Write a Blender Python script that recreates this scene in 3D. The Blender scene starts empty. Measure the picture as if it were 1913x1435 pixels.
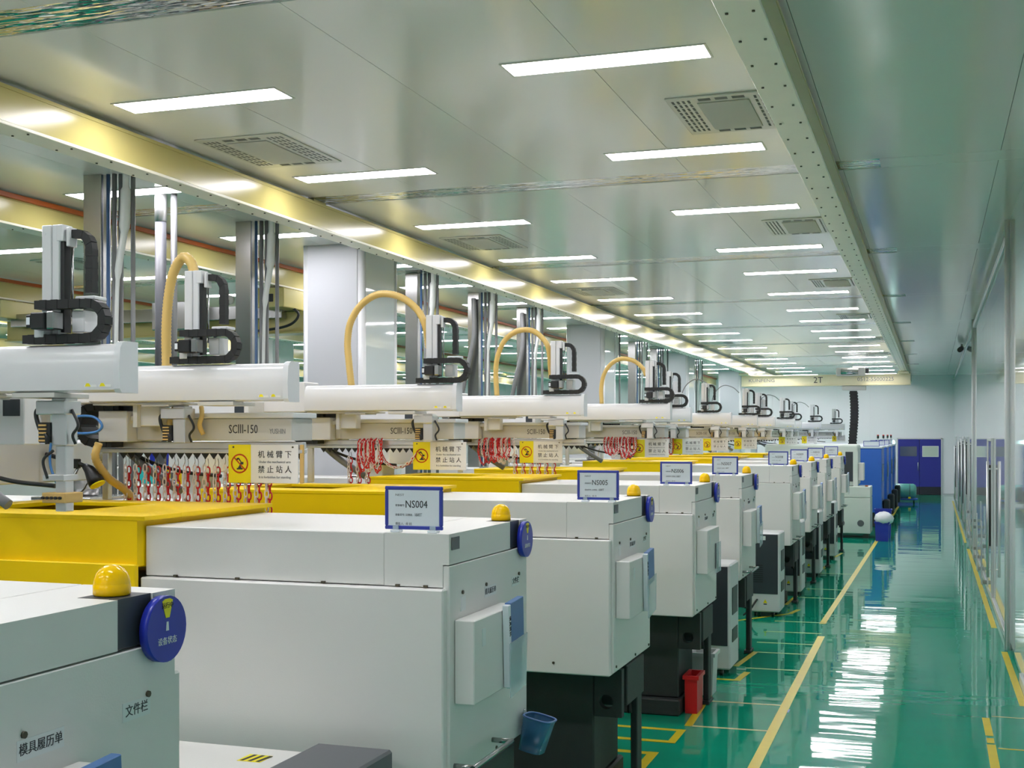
import bpy, bmesh, math, random
from mathutils import Vector, Matrix
R = random.Random(7)
PI = math.pi
SC = bpy.context.scene
COL = SC.collection

# ------------------------------------------------------------------ camera, world, exposure
cam_d = bpy.data.cameras.new('camera'); cam = bpy.data.objects.new('camera', cam_d); COL.objects.link(cam)
SC.camera = cam
W_, H_, F_ = 1913.0, 1435.0, 2320.0
VX, HY = 1742.0, 813.0
yaw = math.atan((VX - W_ / 2) / F_)
cam.location = (0, 0, 2.2)
cam.rotation_euler = (PI / 2, 0, yaw)
cam_d.sensor_fit = 'HORIZONTAL'; cam_d.sensor_width = 36.0; cam_d.lens = 36.0 * F_ / W_
cam_d.shift_y = (HY - H_ / 2) / W_
cam_d.clip_end = 300
wd = bpy.data.worlds.new('world'); SC.world = wd; wd.use_nodes = True
wd.node_tree.nodes['Background'].inputs[0].default_value = (0.75, 0.8, 0.8, 1)
wd.node_tree.nodes['Background'].inputs[1].default_value = 0.25
LAMP = 14.0                                   # emission of the LED panels
SC.view_settings.view_transform = 'Standard'; SC.view_settings.look = 'None'
SC.view_settings.exposure = 1.24; SC.view_settings.gamma = 1.0; SC.view_settings.use_curve_mapping = False

# ------------------------------------------------------------------ materials
def mat(name, col, rough=0.5, metal=0.0, noise=0.0, nscale=8.0, bump=0.0, bscale=20.0, spec=0.5, coat=0.0, emit=0.0, trans=0.0, stretch=None, alpha=1.0):
    m = bpy.data.materials.new(name); m.use_nodes = True
    nt = m.node_tree; p = nt.nodes['Principled BSDF']
    c = tuple(col) + (1,)
    p.inputs['Base Color'].default_value = c
    p.inputs['Roughness'].default_value = rough
    p.inputs['Metallic'].default_value = metal
    p.inputs['Specular IOR Level'].default_value = spec
    p.inputs['Coat Weight'].default_value = coat
    p.inputs['Coat Roughness'].default_value = 0.04
    p.inputs['Transmission Weight'].default_value = trans
    p.inputs['Alpha'].default_value = alpha
    if emit:
        p.inputs['Emission Color'].default_value = c; p.inputs['Emission Strength'].default_value = emit
    if noise or bump:
        tc = nt.nodes.new('ShaderNodeTexCoord'); mp = nt.nodes.new('ShaderNodeMapping')
        nt.links.new(tc.outputs['Object'], mp.inputs[0])
        if stretch: mp.inputs['Scale'].default_value = stretch
    if noise:
        n = nt.nodes.new('ShaderNodeTexNoise'); n.inputs['Scale'].default_value = nscale; n.inputs['Detail'].default_value = 4
        nt.links.new(mp.outputs[0], n.inputs['Vector'])
        mx = nt.nodes.new('ShaderNodeMix'); mx.data_type = 'RGBA'
        mx.inputs[6].default_value = tuple(max(0, v * (1 - noise)) for v in col) + (1,)
        mx.inputs[7].default_value = tuple(min(1, v * (1 + noise)) for v in col) + (1,)
        nt.links.new(n.outputs['Fac'], mx.inputs[0]); nt.links.new(mx.outputs[2], p.inputs['Base Color'])
    if bump:
        n2 = nt.nodes.new('ShaderNodeTexNoise'); n2.inputs['Scale'].default_value = bscale; n2.inputs['Detail'].default_value = 2
        nt.links.new(mp.outputs[0], n2.inputs['Vector'])
        b = nt.nodes.new('ShaderNodeBump'); b.inputs['Strength'].default_value = bump; b.inputs['Distance'].default_value = 0.02
        nt.links.new(n2.outputs['Fac'], b.inputs['Height']); nt.links.new(b.outputs[0], p.inputs['Normal'])
        if coat: nt.links.new(b.outputs[0], p.inputs['Coat Normal'])
    return m

M = {}
M['floor'] = mat('green_epoxy', (0.002, 0.29, 0.175), 0.035, noise=0.10, nscale=0.7, bump=0.24, bscale=1.0, spec=0.33, stretch=(0.6, 2.0, 1))
M['ceil'] = mat('painted_ceiling_steel', (0.80, 0.805, 0.77), 0.13, noise=0.02, nscale=0.8, spec=0.6, bump=0.012, bscale=0.9, stretch=(1, 0.6, 1))
M['foil'] = mat('crumpled_film', (0.72, 0.74, 0.72), 0.08, metal=1.0, bump=0.9, bscale=5.0, stretch=(0.6, 3, 1))
M['wall'] = mat('white_wall_steel', (0.90, 0.875, 0.91), 0.35, noise=0.02, nscale=1.0)
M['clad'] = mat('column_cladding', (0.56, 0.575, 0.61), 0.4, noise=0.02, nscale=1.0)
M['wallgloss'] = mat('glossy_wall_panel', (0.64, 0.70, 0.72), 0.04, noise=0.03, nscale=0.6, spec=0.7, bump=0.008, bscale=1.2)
M['white'] = mat('white_machine_paint', (0.73, 0.725, 0.70), 0.42, noise=0.02, nscale=2.0, bump=0.03, bscale=180)
M['robot'] = mat('robot_white_paint', (0.72, 0.725, 0.735), 0.2, noise=0.01, nscale=3)
M['robotgrey'] = mat('warm_grey_paint', (0.56, 0.55, 0.51), 0.4, noise=0.02, nscale=3)
M['cap'] = mat('grey_end_cap', (0.68, 0.695, 0.71), 0.35, noise=0.02)
M['alu'] = mat('aluminium', (0.70, 0.70, 0.71), 0.32, metal=0.85, noise=0.04, nscale=14)
M['steel'] = mat('stainless_steel', (0.44, 0.44, 0.44), 0.25, metal=1.0, noise=0.05, nscale=6, stretch=(8, 8, 0.6))
M['yellow'] = mat('yellow_paint', (0.95, 0.64, 0.0), 0.42, noise=0.05, nscale=4, bump=0.03, bscale=120, spec=0.25)
M['dome'] = mat('beacon_yellow_plastic', (0.95, 0.56, 0.0), 0.12, spec=0.35, noise=0.01)
M['black'] = mat('black_plastic', (0.012, 0.013, 0.014), 0.4, noise=0.1, nscale=10)
M['chain_black'] = mat('black_cable_carrier', (0.011, 0.012, 0.012), 0.5, noise=0.1, nscale=30)
M['iron'] = mat('black_cast_iron', (0.030, 0.033, 0.034), 0.55, noise=0.15, nscale=12, bump=0.15, bscale=160)
M['dark'] = mat('dark_grey_panel', (0.035, 0.042, 0.052), 0.4, noise=0.06)
M['slate'] = mat('slate_grey_paint', (0.12, 0.125, 0.14), 0.45, noise=0.04)
M['beam'] = mat('cream_yellow_beam_paint', (0.52, 0.45, 0.16), 0.22, noise=0.05, nscale=1.5, bump=0.02, bscale=4)
M['flange'] = mat('cream_grey_flange', (0.88, 0.84, 0.68), 0.34, noise=0.06, nscale=3)
M['crane'] = mat('cream_crane_paint', (0.80, 0.74, 0.50), 0.35, noise=0.03)
M['orange'] = mat('orange_conductor_bar', (0.42, 0.09, 0.01), 0.45, noise=0.1)
M['hose'] = mat('yellow_hose', (0.72, 0.50, 0.16), 0.4, noise=0.05)
M['blue'] = mat('blue_plastic', (0.02, 0.035, 0.42), 0.3, noise=0.03)
M['navy'] = mat('blue_frame_plastic', (0.03, 0.05, 0.36), 0.35, noise=0.03)
M['bluemach'] = mat('blue_machine_paint', (0.025, 0.13, 0.55), 0.4, noise=0.04)
M['door'] = mat('indigo_door_paint', (0.028, 0.030, 0.30), 0.4, noise=0.04)
M['bluehose'] = mat('blue_air_tube', (0.05, 0.20, 0.52), 0.3, noise=0.02)
M['paper'] = mat('white_paper', (0.74, 0.79, 0.84), 0.6, noise=0.01)
M['label'] = mat('label_sticker', (0.72, 0.76, 0.76), 0.5, noise=0.01)
M['ink'] = mat('black_ink', (0.03, 0.03, 0.035), 0.6, noise=0.02)
M['inkgrey'] = mat('grey_ink', (0.22, 0.23, 0.25), 0.6, noise=0.02)
M['signwhite'] = mat('sign_white', (0.80, 0.79, 0.77), 0.4, noise=0.01)
M['signyellow'] = mat('sign_yellow', (0.88, 0.76, 0.0), 0.4, noise=0.01)
M['red'] = mat('red_plastic', (0.70, 0.012, 0.018), 0.4, noise=0.05)
M['signred'] = mat('sign_red', (0.62, 0.05, 0.01), 0.5, noise=0.01)
M['chainwhite'] = mat('white_plastic_link', (0.84, 0.74, 0.74), 0.4, noise=0.02)
M['wood'] = mat('tan_sign_edge', (0.62, 0.40, 0.13), 0.6, noise=0.1)
M['tape'] = mat('yellow_floor_tape', (0.66, 0.52, 0.02), 0.35, noise=0.10, nscale=9)
M['tapepale'] = mat('pale_floor_tape', (0.56, 0.55, 0.26), 0.35, noise=0.1, nscale=9)
M['clear'] = mat('clear_plastic', (0.62, 0.74, 0.80), 0.12, trans=0.0, alpha=0.45, noise=0.02)
M['bluedoc'] = mat('blue_document_cover', (0.08, 0.18, 0.42), 0.4, noise=0.05)
M['tealdoc'] = mat('teal_document_page', (0.12, 0.45, 0.48), 0.4, noise=0.05)
M['basket'] = mat('translucent_blue_basket', (0.06, 0.17, 0.36), 0.2, alpha=0.8, noise=0.03)
M['teal'] = mat('teal_bin', (0.03, 0.50, 0.50), 0.4, noise=0.03)
M['cream'] = mat('pale_green_white_paint', (0.66, 0.71, 0.66), 0.4, noise=0.02)
M['roll'] = mat('green_film_roll', (0.17, 0.55, 0.47), 0.15, noise=0.15, nscale=6, bump=0.3, bscale=12)
M['sack'] = mat('white_sack', (0.78, 0.80, 0.84), 0.6, bump=0.5, bscale=14, noise=0.04)
M['glass'] = mat('window_glass', (0.60, 0.66, 0.58), 0.08, noise=0.02, spec=0.8)
M['glassdark'] = mat('dark_window_glass', (0.10, 0.11, 0.17), 0.05, spec=0.8, noise=0.02)
M['bolt'] = mat('dark_bolt', (0.10, 0.09, 0.06), 0.4, metal=0.6, noise=0.1)
M['mesh'] = mat('vent_plate', (0.50, 0.50, 0.45), 0.5, noise=0.02)
M['vent'] = mat('vent_frame_paint', (0.62, 0.63, 0.58), 0.25, noise=0.02)
M['slot'] = mat('vent_slot_dark', (0.10, 0.11, 0.10), 0.6, noise=0.05)
M['conduit'] = mat('grey_conduit', (0.19, 0.195, 0.20), 0.4, noise=0.05)
M['whitecable'] = mat('white_cable_sleeve', (0.72, 0.75, 0.74), 0.3, noise=0.03)
M['led'] = mat('led_diffuser', (0.98, 0.95, 1.0), 0.5, emit=LAMP)
M['bluepipe'] = mat('blue_pipe', (0.06, 0.13, 0.27), 0.35, noise=0.05)
M['teallight'] = mat('lit_beacon', (0.5, 1.0, 0.9), 0.4, emit=4.0)
M['skirt'] = mat('black_rubber_skirt', (0.02, 0.02, 0.03), 0.5, noise=0.1)

# ------------------------------------------------------------------ builders
def tag(o, label=None, cat=None, group=None, kind=None):
    if label: o['label'] = label
    if cat: o['category'] = cat
    if group: o['group'] = group
    if kind: o['kind'] = kind
    return o

def thing(name, label, cat, loc=(0, 0, 0), rz=0.0, group=None):
    o = bpy.data.objects.new(name, None); COL.objects.link(o)
    o.location = loc; o.rotation_euler = (0, 0, rz); o.empty_display_size = 0.05
    return tag(o, label, cat, group)

def dup(root, loc, label, group=None, rz=None, skip=()):
    r = root.copy(); COL.objects.link(r); r.location = loc
    if rz is not None: r.rotation_euler = (0, 0, rz)
    r['label'] = label
    if group: r['group'] = group
    for ch in list(root.children):
        if ch.name.split('.')[0] in skip: continue
        c = ch.copy(); COL.objects.link(c); c.parent = r
        for g in list(ch.children):
            d = g.copy(); COL.objects.link(d); d.parent = c
    return r

class B:
    def __init__(s, *mats): s.bm = bmesh.new(); s.mats = [M[m] for m in mats]
    def _t(s, vs, mtx):
        if mtx is not None: bmesh.ops.transform(s.bm, matrix=mtx, verts=vs)
    def box(s, x0, x1, y0, y1, z0, z1, bev=0.0, m=0, mtx=None, seg=1):
        r = bmesh.ops.create_cube(s.bm, size=1.0)
        vs = r['verts']
        for v in vs:
            v.co = Vector(((x0 + x1) / 2 + v.co.x * (x1 - x0), (y0 + y1) / 2 + v.co.y * (y1 - y0), (z0 + z1) / 2 + v.co.z * (z1 - z0)))
        fs = set(f for v in vs for f in v.link_faces)
        for f in fs: f.material_index = m
        if bev > 0:
            es = list(set(e for v in vs for e in v.link_edges))
            rr = bmesh.ops.bevel(s.bm, geom=es, offset=min(bev, 0.45 * min(abs(x1 - x0), abs(y1 - y0), abs(z1 - z0))), segments=seg, affect='EDGES', profile=0.5)
            for f in rr['faces']: f.material_index = m
            vs = list(set(v for f in rr['faces'] for v in f.verts))
            if seg > 1:
                for f in rr['faces']: f.smooth = True
        s._t(vs, mtx)
        return s
    def ring(s, c, ax1, ax2, r, n):
        return [s.bm.verts.new(c + ax1 * (r * math.cos(2 * PI * k / n)) + ax2 * (r * math.sin(2 * PI * k / n))) for k in range(n)]
    def tube(s, pts, r, n=8, m=0, caps=True, closed=False):
        pts = [Vector(p) for p in pts]; N = len(pts)
        rad = r if isinstance(r, (list, tuple)) else [r] * N
        up = None; rings = []
        for i in range(N):
            if closed: t = (pts[(i + 1) % N] - pts[i - 1])
            else: t = pts[min(i + 1, N - 1)] - pts[max(i - 1, 0)]
            t.normalize()
            if up is None:
                up = Vector((0, 0, 1)) if abs(t.z) < 0.9 else Vector((1, 0, 0))
            a = t.cross(up)
            if a.length < 1e-5: a = t.cross(Vector((0, 1, 0)))
            a.normalize(); b = a.cross(t); b.normalize(); up = b
            rings.append(s.ring(pts[i], a, b, rad[i], n))
        prs = list(zip(rings, rings[1:])) + ([(rings[-1], rings[0])] if closed else [])
        for A, Bq in prs:
            for k in range(n):
                f = s.bm.faces.new((A[k], A[(k + 1) % n], Bq[(k + 1) % n], Bq[k])); f.smooth = True; f.material_index = m
        if caps and not closed:
            f = s.bm.faces.new(rings[0][::-1]); f.material_index = m
            f = s.bm.faces.new(rings[-1]); f.material_index = m
        return s
    def cyl(s, p0, p1, r, n=12, m=0): return s.tube([p0, p1], r, n, m)
    def lathe(s, c, prof, n=16, m=0):           # prof: (radius, z) from bottom to top
        c = Vector(c); rings = []
        for r, z in prof: rings.append(s.ring(c + Vector((0, 0, z)), Vector((1, 0, 0)), Vector((0, 1, 0)), max(r, 1e-4), n))
        for A, Bq in zip(rings, rings[1:]):
            for k in range(n):
                f = s.bm.faces.new((A[k], A[(k + 1) % n], Bq[(k + 1) % n], Bq[k])); f.smooth = True; f.material_index = m
        s.bm.faces.new(rings[0][::-1]).material_index = m; s.bm.faces.new(rings[-1]).material_index = m
        return s
    def prism(s, pts, axis, a0, a1, m=0):       # 2-D outline extruded along an axis
        def P(p, a): return {'x': (a, p[0], p[1]), 'y': (p[0], a, p[1]), 'z': (p[0], p[1], a)}[axis]
        A = [s.bm.verts.new(P(p, a0)) for p in pts]; Z = [s.bm.verts.new(P(p, a1)) for p in pts]
        n = len(pts); fs = [s.bm.faces.new(A), s.bm.faces.new(Z[::-1])]
        for k in range(n): fs.append(s.bm.faces.new((A[k], Z[k], Z[(k + 1) % n], A[(k + 1) % n])))
        for f in fs: f.material_index = m
        bmesh.ops.recalc_face_normals(s.bm, faces=fs)
        return s
    def frame(s, x0, x1, z0, z1, w, y0, y1, m=0, bev=0.0):   # rectangular frame facing y
        s.box(x0, x1, y0, y1, z0, z0 + w, bev, m); s.box(x0, x1, y0, y1, z1 - w, z1, bev, m)
        s.box(x0, x0 + w, y0, y1, z0 + w, z1 - w, bev, m); s.box(x1 - w, x1, y0, y1, z0 + w, z1 - w, bev, m)
        return s
    def plate_hole(s, x0, x1, z0, z1, cx, cz, r, y0, y1, m=0):
        ang = sorted([math.atan2(z - cz, x - cx) for x in (x0, x1) for z in (z0, z1)] + [k * PI / 8 + 0.05 for k in range(-8, 8)])
        def hit(a):
            dx, dz = math.cos(a), math.sin(a); t = 1e9
            if dx > 1e-6: t = min(t, (x1 - cx) / dx)
            if dx < -1e-6: t = min(t, (x0 - cx) / dx)
            if dz > 1e-6: t = min(t, (z1 - cz) / dz)
            if dz < -1e-6: t = min(t, (z0 - cz) / dz)
            return cx + dx * t, cz + dz * t
        L = []
        for y in (y0, y1):
            inn = [s.bm.verts.new((cx + r * math.cos(a), y, cz + r * math.sin(a))) for a in ang]
            out = [s.bm.verts.new((hit(a)[0], y, hit(a)[1])) for a in ang]
            L.append((inn, out))
        n = len(ang); fs = []
        for k in range(n):
            j = (k + 1) % n
            fs.append(s.bm.faces.new((L[0][0][k], L[0][0][j], L[0][1][j], L[0][1][k])))
            fs.append(s.bm.faces.new((L[1][0][j], L[1][0][k], L[1][1][k], L[1][1][j])))
            fs.append(s.bm.faces.new((L[0][0][j], L[0][0][k], L[1][0][k], L[1][0][j])))
            fs.append(s.bm.faces.new((L[0][1][k], L[0][1][j], L[1][1][j], L[1][1][k])))
        for f in fs: f.material_index = m
        bmesh.ops.recalc_face_normals(s.bm, faces=fs)
        return s
    def soften(s, ang=0.6):
        s.bm.normal_update()
        for f in s.bm.faces: f.smooth = True
        for e in s.bm.edges:
            if len(e.link_faces) != 2 or e.calc_face_angle(0) > ang: e.smooth = False
        return s
    def mesh(s, name):
        me = bpy.data.meshes.new(name); s.bm.to_mesh(me); s.bm.free()
        for m in s.mats: me.materials.append(m)
        return me
    def done(s, name, parent=None, label=None, cat=None, group=None, kind=None, loc=None):
        o = bpy.data.objects.new(name, s.mesh(name)); COL.objects.link(o)
        if parent is not None: o.parent = parent
        if loc is not None: o.location = loc
        return tag(o, label, cat, group, kind)

def put(name, me, parent=None, loc=(0, 0, 0), rot=(0, 0, 0), label=None):
    o = bpy.data.objects.new(name, me); COL.objects.link(o); o.parent = parent
    o.location = loc; o.rotation_euler = rot
    if label: o['label'] = label
    return o

_tx = {}
def text_mesh(txt, size, m, sx=1.0, align='LEFT'):
    k = (txt, size, m, sx, align)
    if k in _tx: return _tx[k]
    cu = bpy.data.curves.new('lettering', 'FONT'); cu.body = txt; cu.size = size; cu.align_x = align; cu.align_y = 'CENTER'
    cu.resolution_u = 2; cu.extrude = 0.0006
    o = bpy.data.objects.new('lettering', cu); COL.objects.link(o)
    bpy.context.view_layer.update()
    me = bpy.data.meshes.new_from_object(o.evaluated_get(bpy.context.evaluated_depsgraph_get()))
    bpy.data.objects.remove(o); bpy.data.curves.remove(cu)
    me.materials.clear(); me.materials.append(M[m]); me.name = 'lettering'
    if sx != 1.0: me.transform(Matrix.Diagonal((sx, 1, 1, 1)))
    _tx[k] = me
    return me
FY = (PI / 2, 0, 0)            # lettering that faces the camera side (-y)
FX = (PI / 2, 0, PI / 2)       # lettering that faces the aisle (+x)

def arc(c, r, a0, a1, n, plane='xz'):
    out = []
    for k in range(n + 1):
        a = a0 + (a1 - a0) * k / n
        u, v = r * math.cos(a), r * math.sin(a)
        out.append((c[0] + u, c[1], c[2] + v) if plane == 'xz' else (c[0], c[1] + u, c[2] + v))
    return out
def smooth(pts, n=8):                            # Catmull-Rom
    P = [Vector(p) for p in pts]; P = [2 * P[0] - P[1]] + P + [2 * P[-1] - P[-2]]; out = []
    for i in range(1, len(P) - 2):
        for k in range(n):
            t = k / n; a, b, c, d = P[i - 1], P[i], P[i + 1], P[i + 2]
            out.append(0.5 * ((2 * b) + (c - a) * t + (2 * a - 5 * b + 4 * c - d) * t * t + (3 * b - a - 3 * c + d) * t ** 3))
    return out + [P[-2]]
def resample(pts, step):
    P = [Vector(p) for p in pts]; out = [P[0]]; acc = 0.0
    for a, b in zip(P, P[1:]):
        L = (b - a).length; d = step - acc
        while d <= L and L > 0:
            out.append(a.lerp(b, d / L)); d += step
        acc = (acc + L) % step if step else 0
    return out
def corrugated(b, pts, r, n=10, m=0, step=0.009):
    P = resample(pts, step)
    b.tube(P, [r if k % 2 else r * 0.88 for k in range(len(P))], n, m)
def carrier(b, pts, w, t, m=0, step=0.03, yw=None):      # cable carrier: overlapping links along a path in the xz plane
    P = resample(pts, step)
    for i in range(len(P) - 1):
        a, c = P[i], P[i + 1]; d = c - a; L = d.length
        ang = -math.atan2(d.z, d.x); mid = (a + c) / 2
        k = 1.0 if i % 2 else 0.93
        b.box(-L * 0.56, L * 0.56, -w / 2 * k, w / 2 * k, -t / 2 * k, t / 2 * k, 0.0, m, Matrix.Translation(mid) @ Matrix.Rotation(ang, 4, 'Y'))
ORD = ['first', 'second', 'third', 'fourth', 'fifth', 'sixth', 'seventh', 'eighth', 'ninth', 'tenth', 'eleventh', 'twelfth', 'thirteenth', 'fourteenth', 'fifteenth', 'sixteenth', 'seventeenth', 'eighteenth', 'nineteenth', 'twentieth', 'twenty-first', 'twenty-second']

# ------------------------------------------------------------------ the room
XL, XR, Y0, Y1, ZC = -23.0, 0.75, -5.0, 48.2, 4.4
floor = B('floor').box(XL, XR + 0.3, Y0, Y1 + 0.2, -0.1, 0.0).done('floor', kind='structure')
B('wall').box(XL - 0.2, XL, Y0, Y1, 0, ZC).done('wall_left', kind='structure')
B('wall').box(XL, XR, Y0 - 0.2, Y0, 0, ZC).done('wall_front', kind='structure')

ceiling = B('ceil').box(XL, XR + 0.3, Y0, Y1, ZC + 0.025, ZC + 0.15).done('ceiling', kind='structure')
strips = [(0.45, 0.8), (5.25, 5.6), (10.3, 10.65), (15.25, 15.65), (20.3, 20.65), (25.3, 25.65), (30.3, 30.65), (35.3, 35.65), (40.3, 40.65), (45.2, 45.55)]
xs = [XR + 0.25 - 0.0]; x = -0.72
edges_x = [1.0, 0.5, -0.7, -1.93, -3.145, -4.37, -5.45]
x = -5.45
while x > XL: x -= 1.225; edges_x.append(max(x, XL))
ys = [Y0] + [v for s_ in strips for v in s_] + [Y1]
pm = {}
for i in range(0, len(ys), 2):
    a, b_ = ys[i], ys[i + 1]
    for x1, x0 in zip(edges_x, edges_x[1:]):
        if x1 - x0 < 0.1: continue
        k = (round(x1 - x0, 3), round(b_ - a, 3))
        if k not in pm:
            pm[k] = B('ceil').box(0.002, k[0] - 0.002, 0.002, k[1] - 0.002, 0, 0.025).mesh('ceiling_panel')
        put('ceiling_panel', pm[k], ceiling, (x0, a, ZC))
for a, b_ in strips:
    put('joint_strip', B('foil').box(0, 22.6, a, b_, 0.004, 0.02).mesh('joint_strip'), ceiling, (XL, 0, ZC), label='shiny crumpled film over ceiling joint')
    put('ceiling_panel', B('ceil').box(0, XR + 0.25 + 0.4, a + 0.002, b_ - 0.002, 0, 0.025).mesh('ceiling_panel'), ceiling, (-0.4, 0, ZC))

# end wall with its panels and blue door
wb = B('wall').box(XL, XR + 0.3, Y1 + 0.02, Y1 + 0.2, 0, ZC).done('wall_back', kind='structure')
wpan = B('wall').box(0.002, 1.198, 0, 0.02, 0, ZC).mesh('wall_panel')
for k in range(20):
    x0 = XR - 0.35 - 1.2 * (k + 1) - 0.2
    if x0 < XL: break
    if x0 < 0.31 and x0 + 1.2 > -1.22:
        xa, xb = max(x0, -9), x0 + 1.2
        put('wall_panel', B('wall').box(0.002, 1.198, 0, 0.02, 2.1, ZC).mesh('wall_panel'), wb, (x0, Y1, 0))
        if x0 < -1.22: put('wall_panel', B('wall').box(0.002, -1.23 - x0, 0, 0.02, 0, 2.1).mesh('wall_panel'), wb, (x0, Y1, 0))
    else: put('wall_panel', wpan, wb, (x0, Y1, 0))
put('wall_panel', B('wall').box(0.202, XR + 0.25, 0, 0.02, 2.1, ZC).mesh('wall_panel'), wb, (0, Y1, 0))
put('wall_panel', B('wall').box(0.32, XR + 0.25, 0, 0.02, 0, 2.1).mesh('wall_panel'), wb, (0, Y1, 0))
d1 = thing('door_1', None, None, (-0.456, Y1, 0)); d1['kind'] = 'structure'
for sx in (-1, 1):
    a, b_ = (-0.75, -0.004) if sx < 0 else (0.004, 0.75)
    lf = B('door').box(a, b_, -0.05, 0.0, 0.30, 2.05, 0.004).done('door_leaf', d1)
    B('skirt').box(a, b_, -0.055, 0.0, 0.01, 0.30).done('kick_plate', d1)
    if sx < 0: B('glassdark', 'alu').box(-0.68, -0.09, -0.056, -0.04, 1.42, 1.78).done('pane', d1, label='dark narrow window in left door leaf')
    else:
        B('signwhite').frame(0.10, 0.67, 1.40, 1.80, 0.02, -0.06, -0.04).done('pane_frame', d1)
        B('glass').box(0.12, 0.65, -0.056, -0.045, 1.42, 1.78).done('pane', d1)
B('alu').box(-0.79, -0.752, -0.06, 0.02, 0, 2.09).box(0.752, 0.79, -0.06, 0.02, 0, 2.09).box(-0.79, 0.79, -0.06, 0.02, 2.05, 2.09).done('door_frame', d1)
B('alu').cyl((-0.05, -0.1, 0.9), (-0.05, -0.1, 1.2), 0.012, 8).cyl((-0.05, -0.1, 0.92), (-0.05, -0.05, 0.92), 0.008, 6).cyl((-0.05, -0.1, 1.18), (-0.05, -0.05, 1.18), 0.008, 6).done('door_handle', d1)
B('alu').box(0.31, XR, Y1 - 0.02, Y1 + 0.02, 0, 0.06).done('baseboard_back', kind='structure')

# glossy right wall built of panels, with posts, sill and door leaves
wr = B('wall').box(XR + 0.04, XR + 0.3, Y0, Y1, 0, ZC).done('wall_right', kind='structure')
yy = Y0
gp = B('wallgloss').box(0, 0.04, 0.003, 1.197, 0.09, ZC).mesh('wall_panel')
gpn = B('wall').box(0, 0.04, 0.003, 1.197, 0.09, ZC).mesh('wall_panel')
k = 0
while yy < Y1 - 0.1:
    put('wall_panel', gp if yy > -9 else gpn, wr, (XR, yy, 0)); yy += 1.2; k += 1
B('alu').box(XR - 0.02, XR + 0.04, Y0, 11.9, 0, 0.09, 0.006).box(XR - 0.02, XR + 0.04, 13.72, Y1, 0, 0.09, 0.006).done('baseboard_right', kind='structure')
B('alu').box(XR - 0.03, XR, 14.0, 24.9, 4.22, 4.30, 0.006).box(XR - 0.02, XR, 25.3, Y1, 4.24, 4.30).done('trim_1', kind='structure', label='pale rail along the top of right wall')
def post(y, r, lab):
    b = B('cap'); b.cyl((XR - r * 0.5, y, 0), (XR - r * 0.5, y, ZC), r, 20); b.box(XR - r, XR, y - r * 0.9, y + r * 0.9, 0, ZC)
    return b.done('wall_post', None, lab, 'post', 'round posts of the right wall')
post(13.66, 0.034, 'round grey floor-to-ceiling post on the right wall, nearest to the camera')
post(25.2, 0.03, 'thin grey post on the right wall halfway down the aisle')
for i, (y, h, z0) in enumerate([(17.3, 1.86, 0.35), (29.0, 2.1, 0.12), (32.5, 2.1, 0.12), (36.0, 2.05, 0.12), (42.5, 1.9, 0.12)]):
    d = thing('door_%d' % (i + 2), None, None, (XR, y, 0)); d['kind'] = 'structure'
    B('alu').cyl((-0.07, 0, z0), (-0.07, 0, h), 0.018, 10).cyl((-0.07, 0, z0 + 0.1), (0, 0, z0 + 0.1), 0.012, 8).cyl((-0.07, 0, h - 0.1), (0, 0, h - 0.1), 0.012, 8).done('pull_handle', d, label='long vertical steel pull handle')
    B('black').box(-0.05, -0.02, 0.03, 0.07, z0 + 0.4, h - 0.05, 0.004).done('edge_seal', d, label='black vertical edge strip')
    B('wallgloss', 'alu').box(-0.02, 0, 0.05, 1.25, 0.1, 2.12, 0.004).done('door_leaf', d)
    B('alu').box(-0.03, 0, 1.25, 1.29, 0.09, 2.16, 0.004).box(-0.03, 0, -0.02, 0.02, 0.09, 2.16, 0.004).box(-0.03, 0, 0.02, 1.25, 2.12, 2.16, 0.004).done('door_frame', d)
for i, y in enumerate([18.7, 20.6, 22.6, 24.3, 27.0]):
    b = B('alu', 'steel').box(XR - 0.10, XR - 0.085, y, y + 0.22, 0.09, 0.98, 0.003); b.box(XR - 0.085, XR, y + 0.08, y + 0.14, 0.09, 0.14, 0, 1).box(XR - 0.085, XR, y + 0.08, y + 0.14, 0.6, 0.65, 0, 1)
    b.done('guard_plate', None, 'waist-high steel guard plate on the right wall, %s from the round post' % ORD[i], 'guard plate', 'guard plates along the right wall')
B('black', 'cap').cyl((0.667, 32.0, 4.30), (0.62, 31.75, 4.25), 0.06, 14).box(0.65, 0.69, 32.0, 32.04, 4.28, ZC, 0, 1).done('security_camera', None, 'small black security camera under the ceiling by the right wall', 'camera')

# floor markings: raised tape laid on the floor
def tape(pts, w, m='tape'):
    b = B(m)
    for q_, ((xa, ya), (xb, yb)) in enumerate(zip(pts, pts[1:])):
        d = Vector((xb - xa, yb - ya, 0)); n = Vector((-d.y, d.x, 0)).normalized() * (w / 2); e = d.normalized() * (w / 2)
        b.prism([((xa - e.x) + n.x, (ya - e.y) + n.y), ((xa - e.x) - n.x, (ya - e.y) - n.y), ((xb + e.x) - n.x, (yb + e.y) - n.y), ((xb + e.x) + n.x, (yb + e.y) + n.y)], 'z', 0.0004 + 0.0001 * q_, 0.0016 + 0.0009 * q_)
    return b.done('tape_line', floor)
tape([(-1.11, 5.0), (-1.12, 8.3), (-1.15, 13.9)], 0.075)
tape([(-1.215, 14.9), (-1.107, 25.7), (-1.0, 40)], 0.07)
tape([(-2.3, 9.16), (-1.77, 9.16), (-1.77, 8.79), (-2.3, 8.79)], 0.06)
tape([(-2.3, 8.44), (-1.83, 8.44), (-1.83, 7.7)], 0.07)
tape([(-1.75, 9.35), (-1.80, 10.7), (-2.0, 10.72)], 0.06)
tape([(-2.1, 11.19), (-1.66, 11.21), (-1.63, 11.58)], 0.06)
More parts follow.
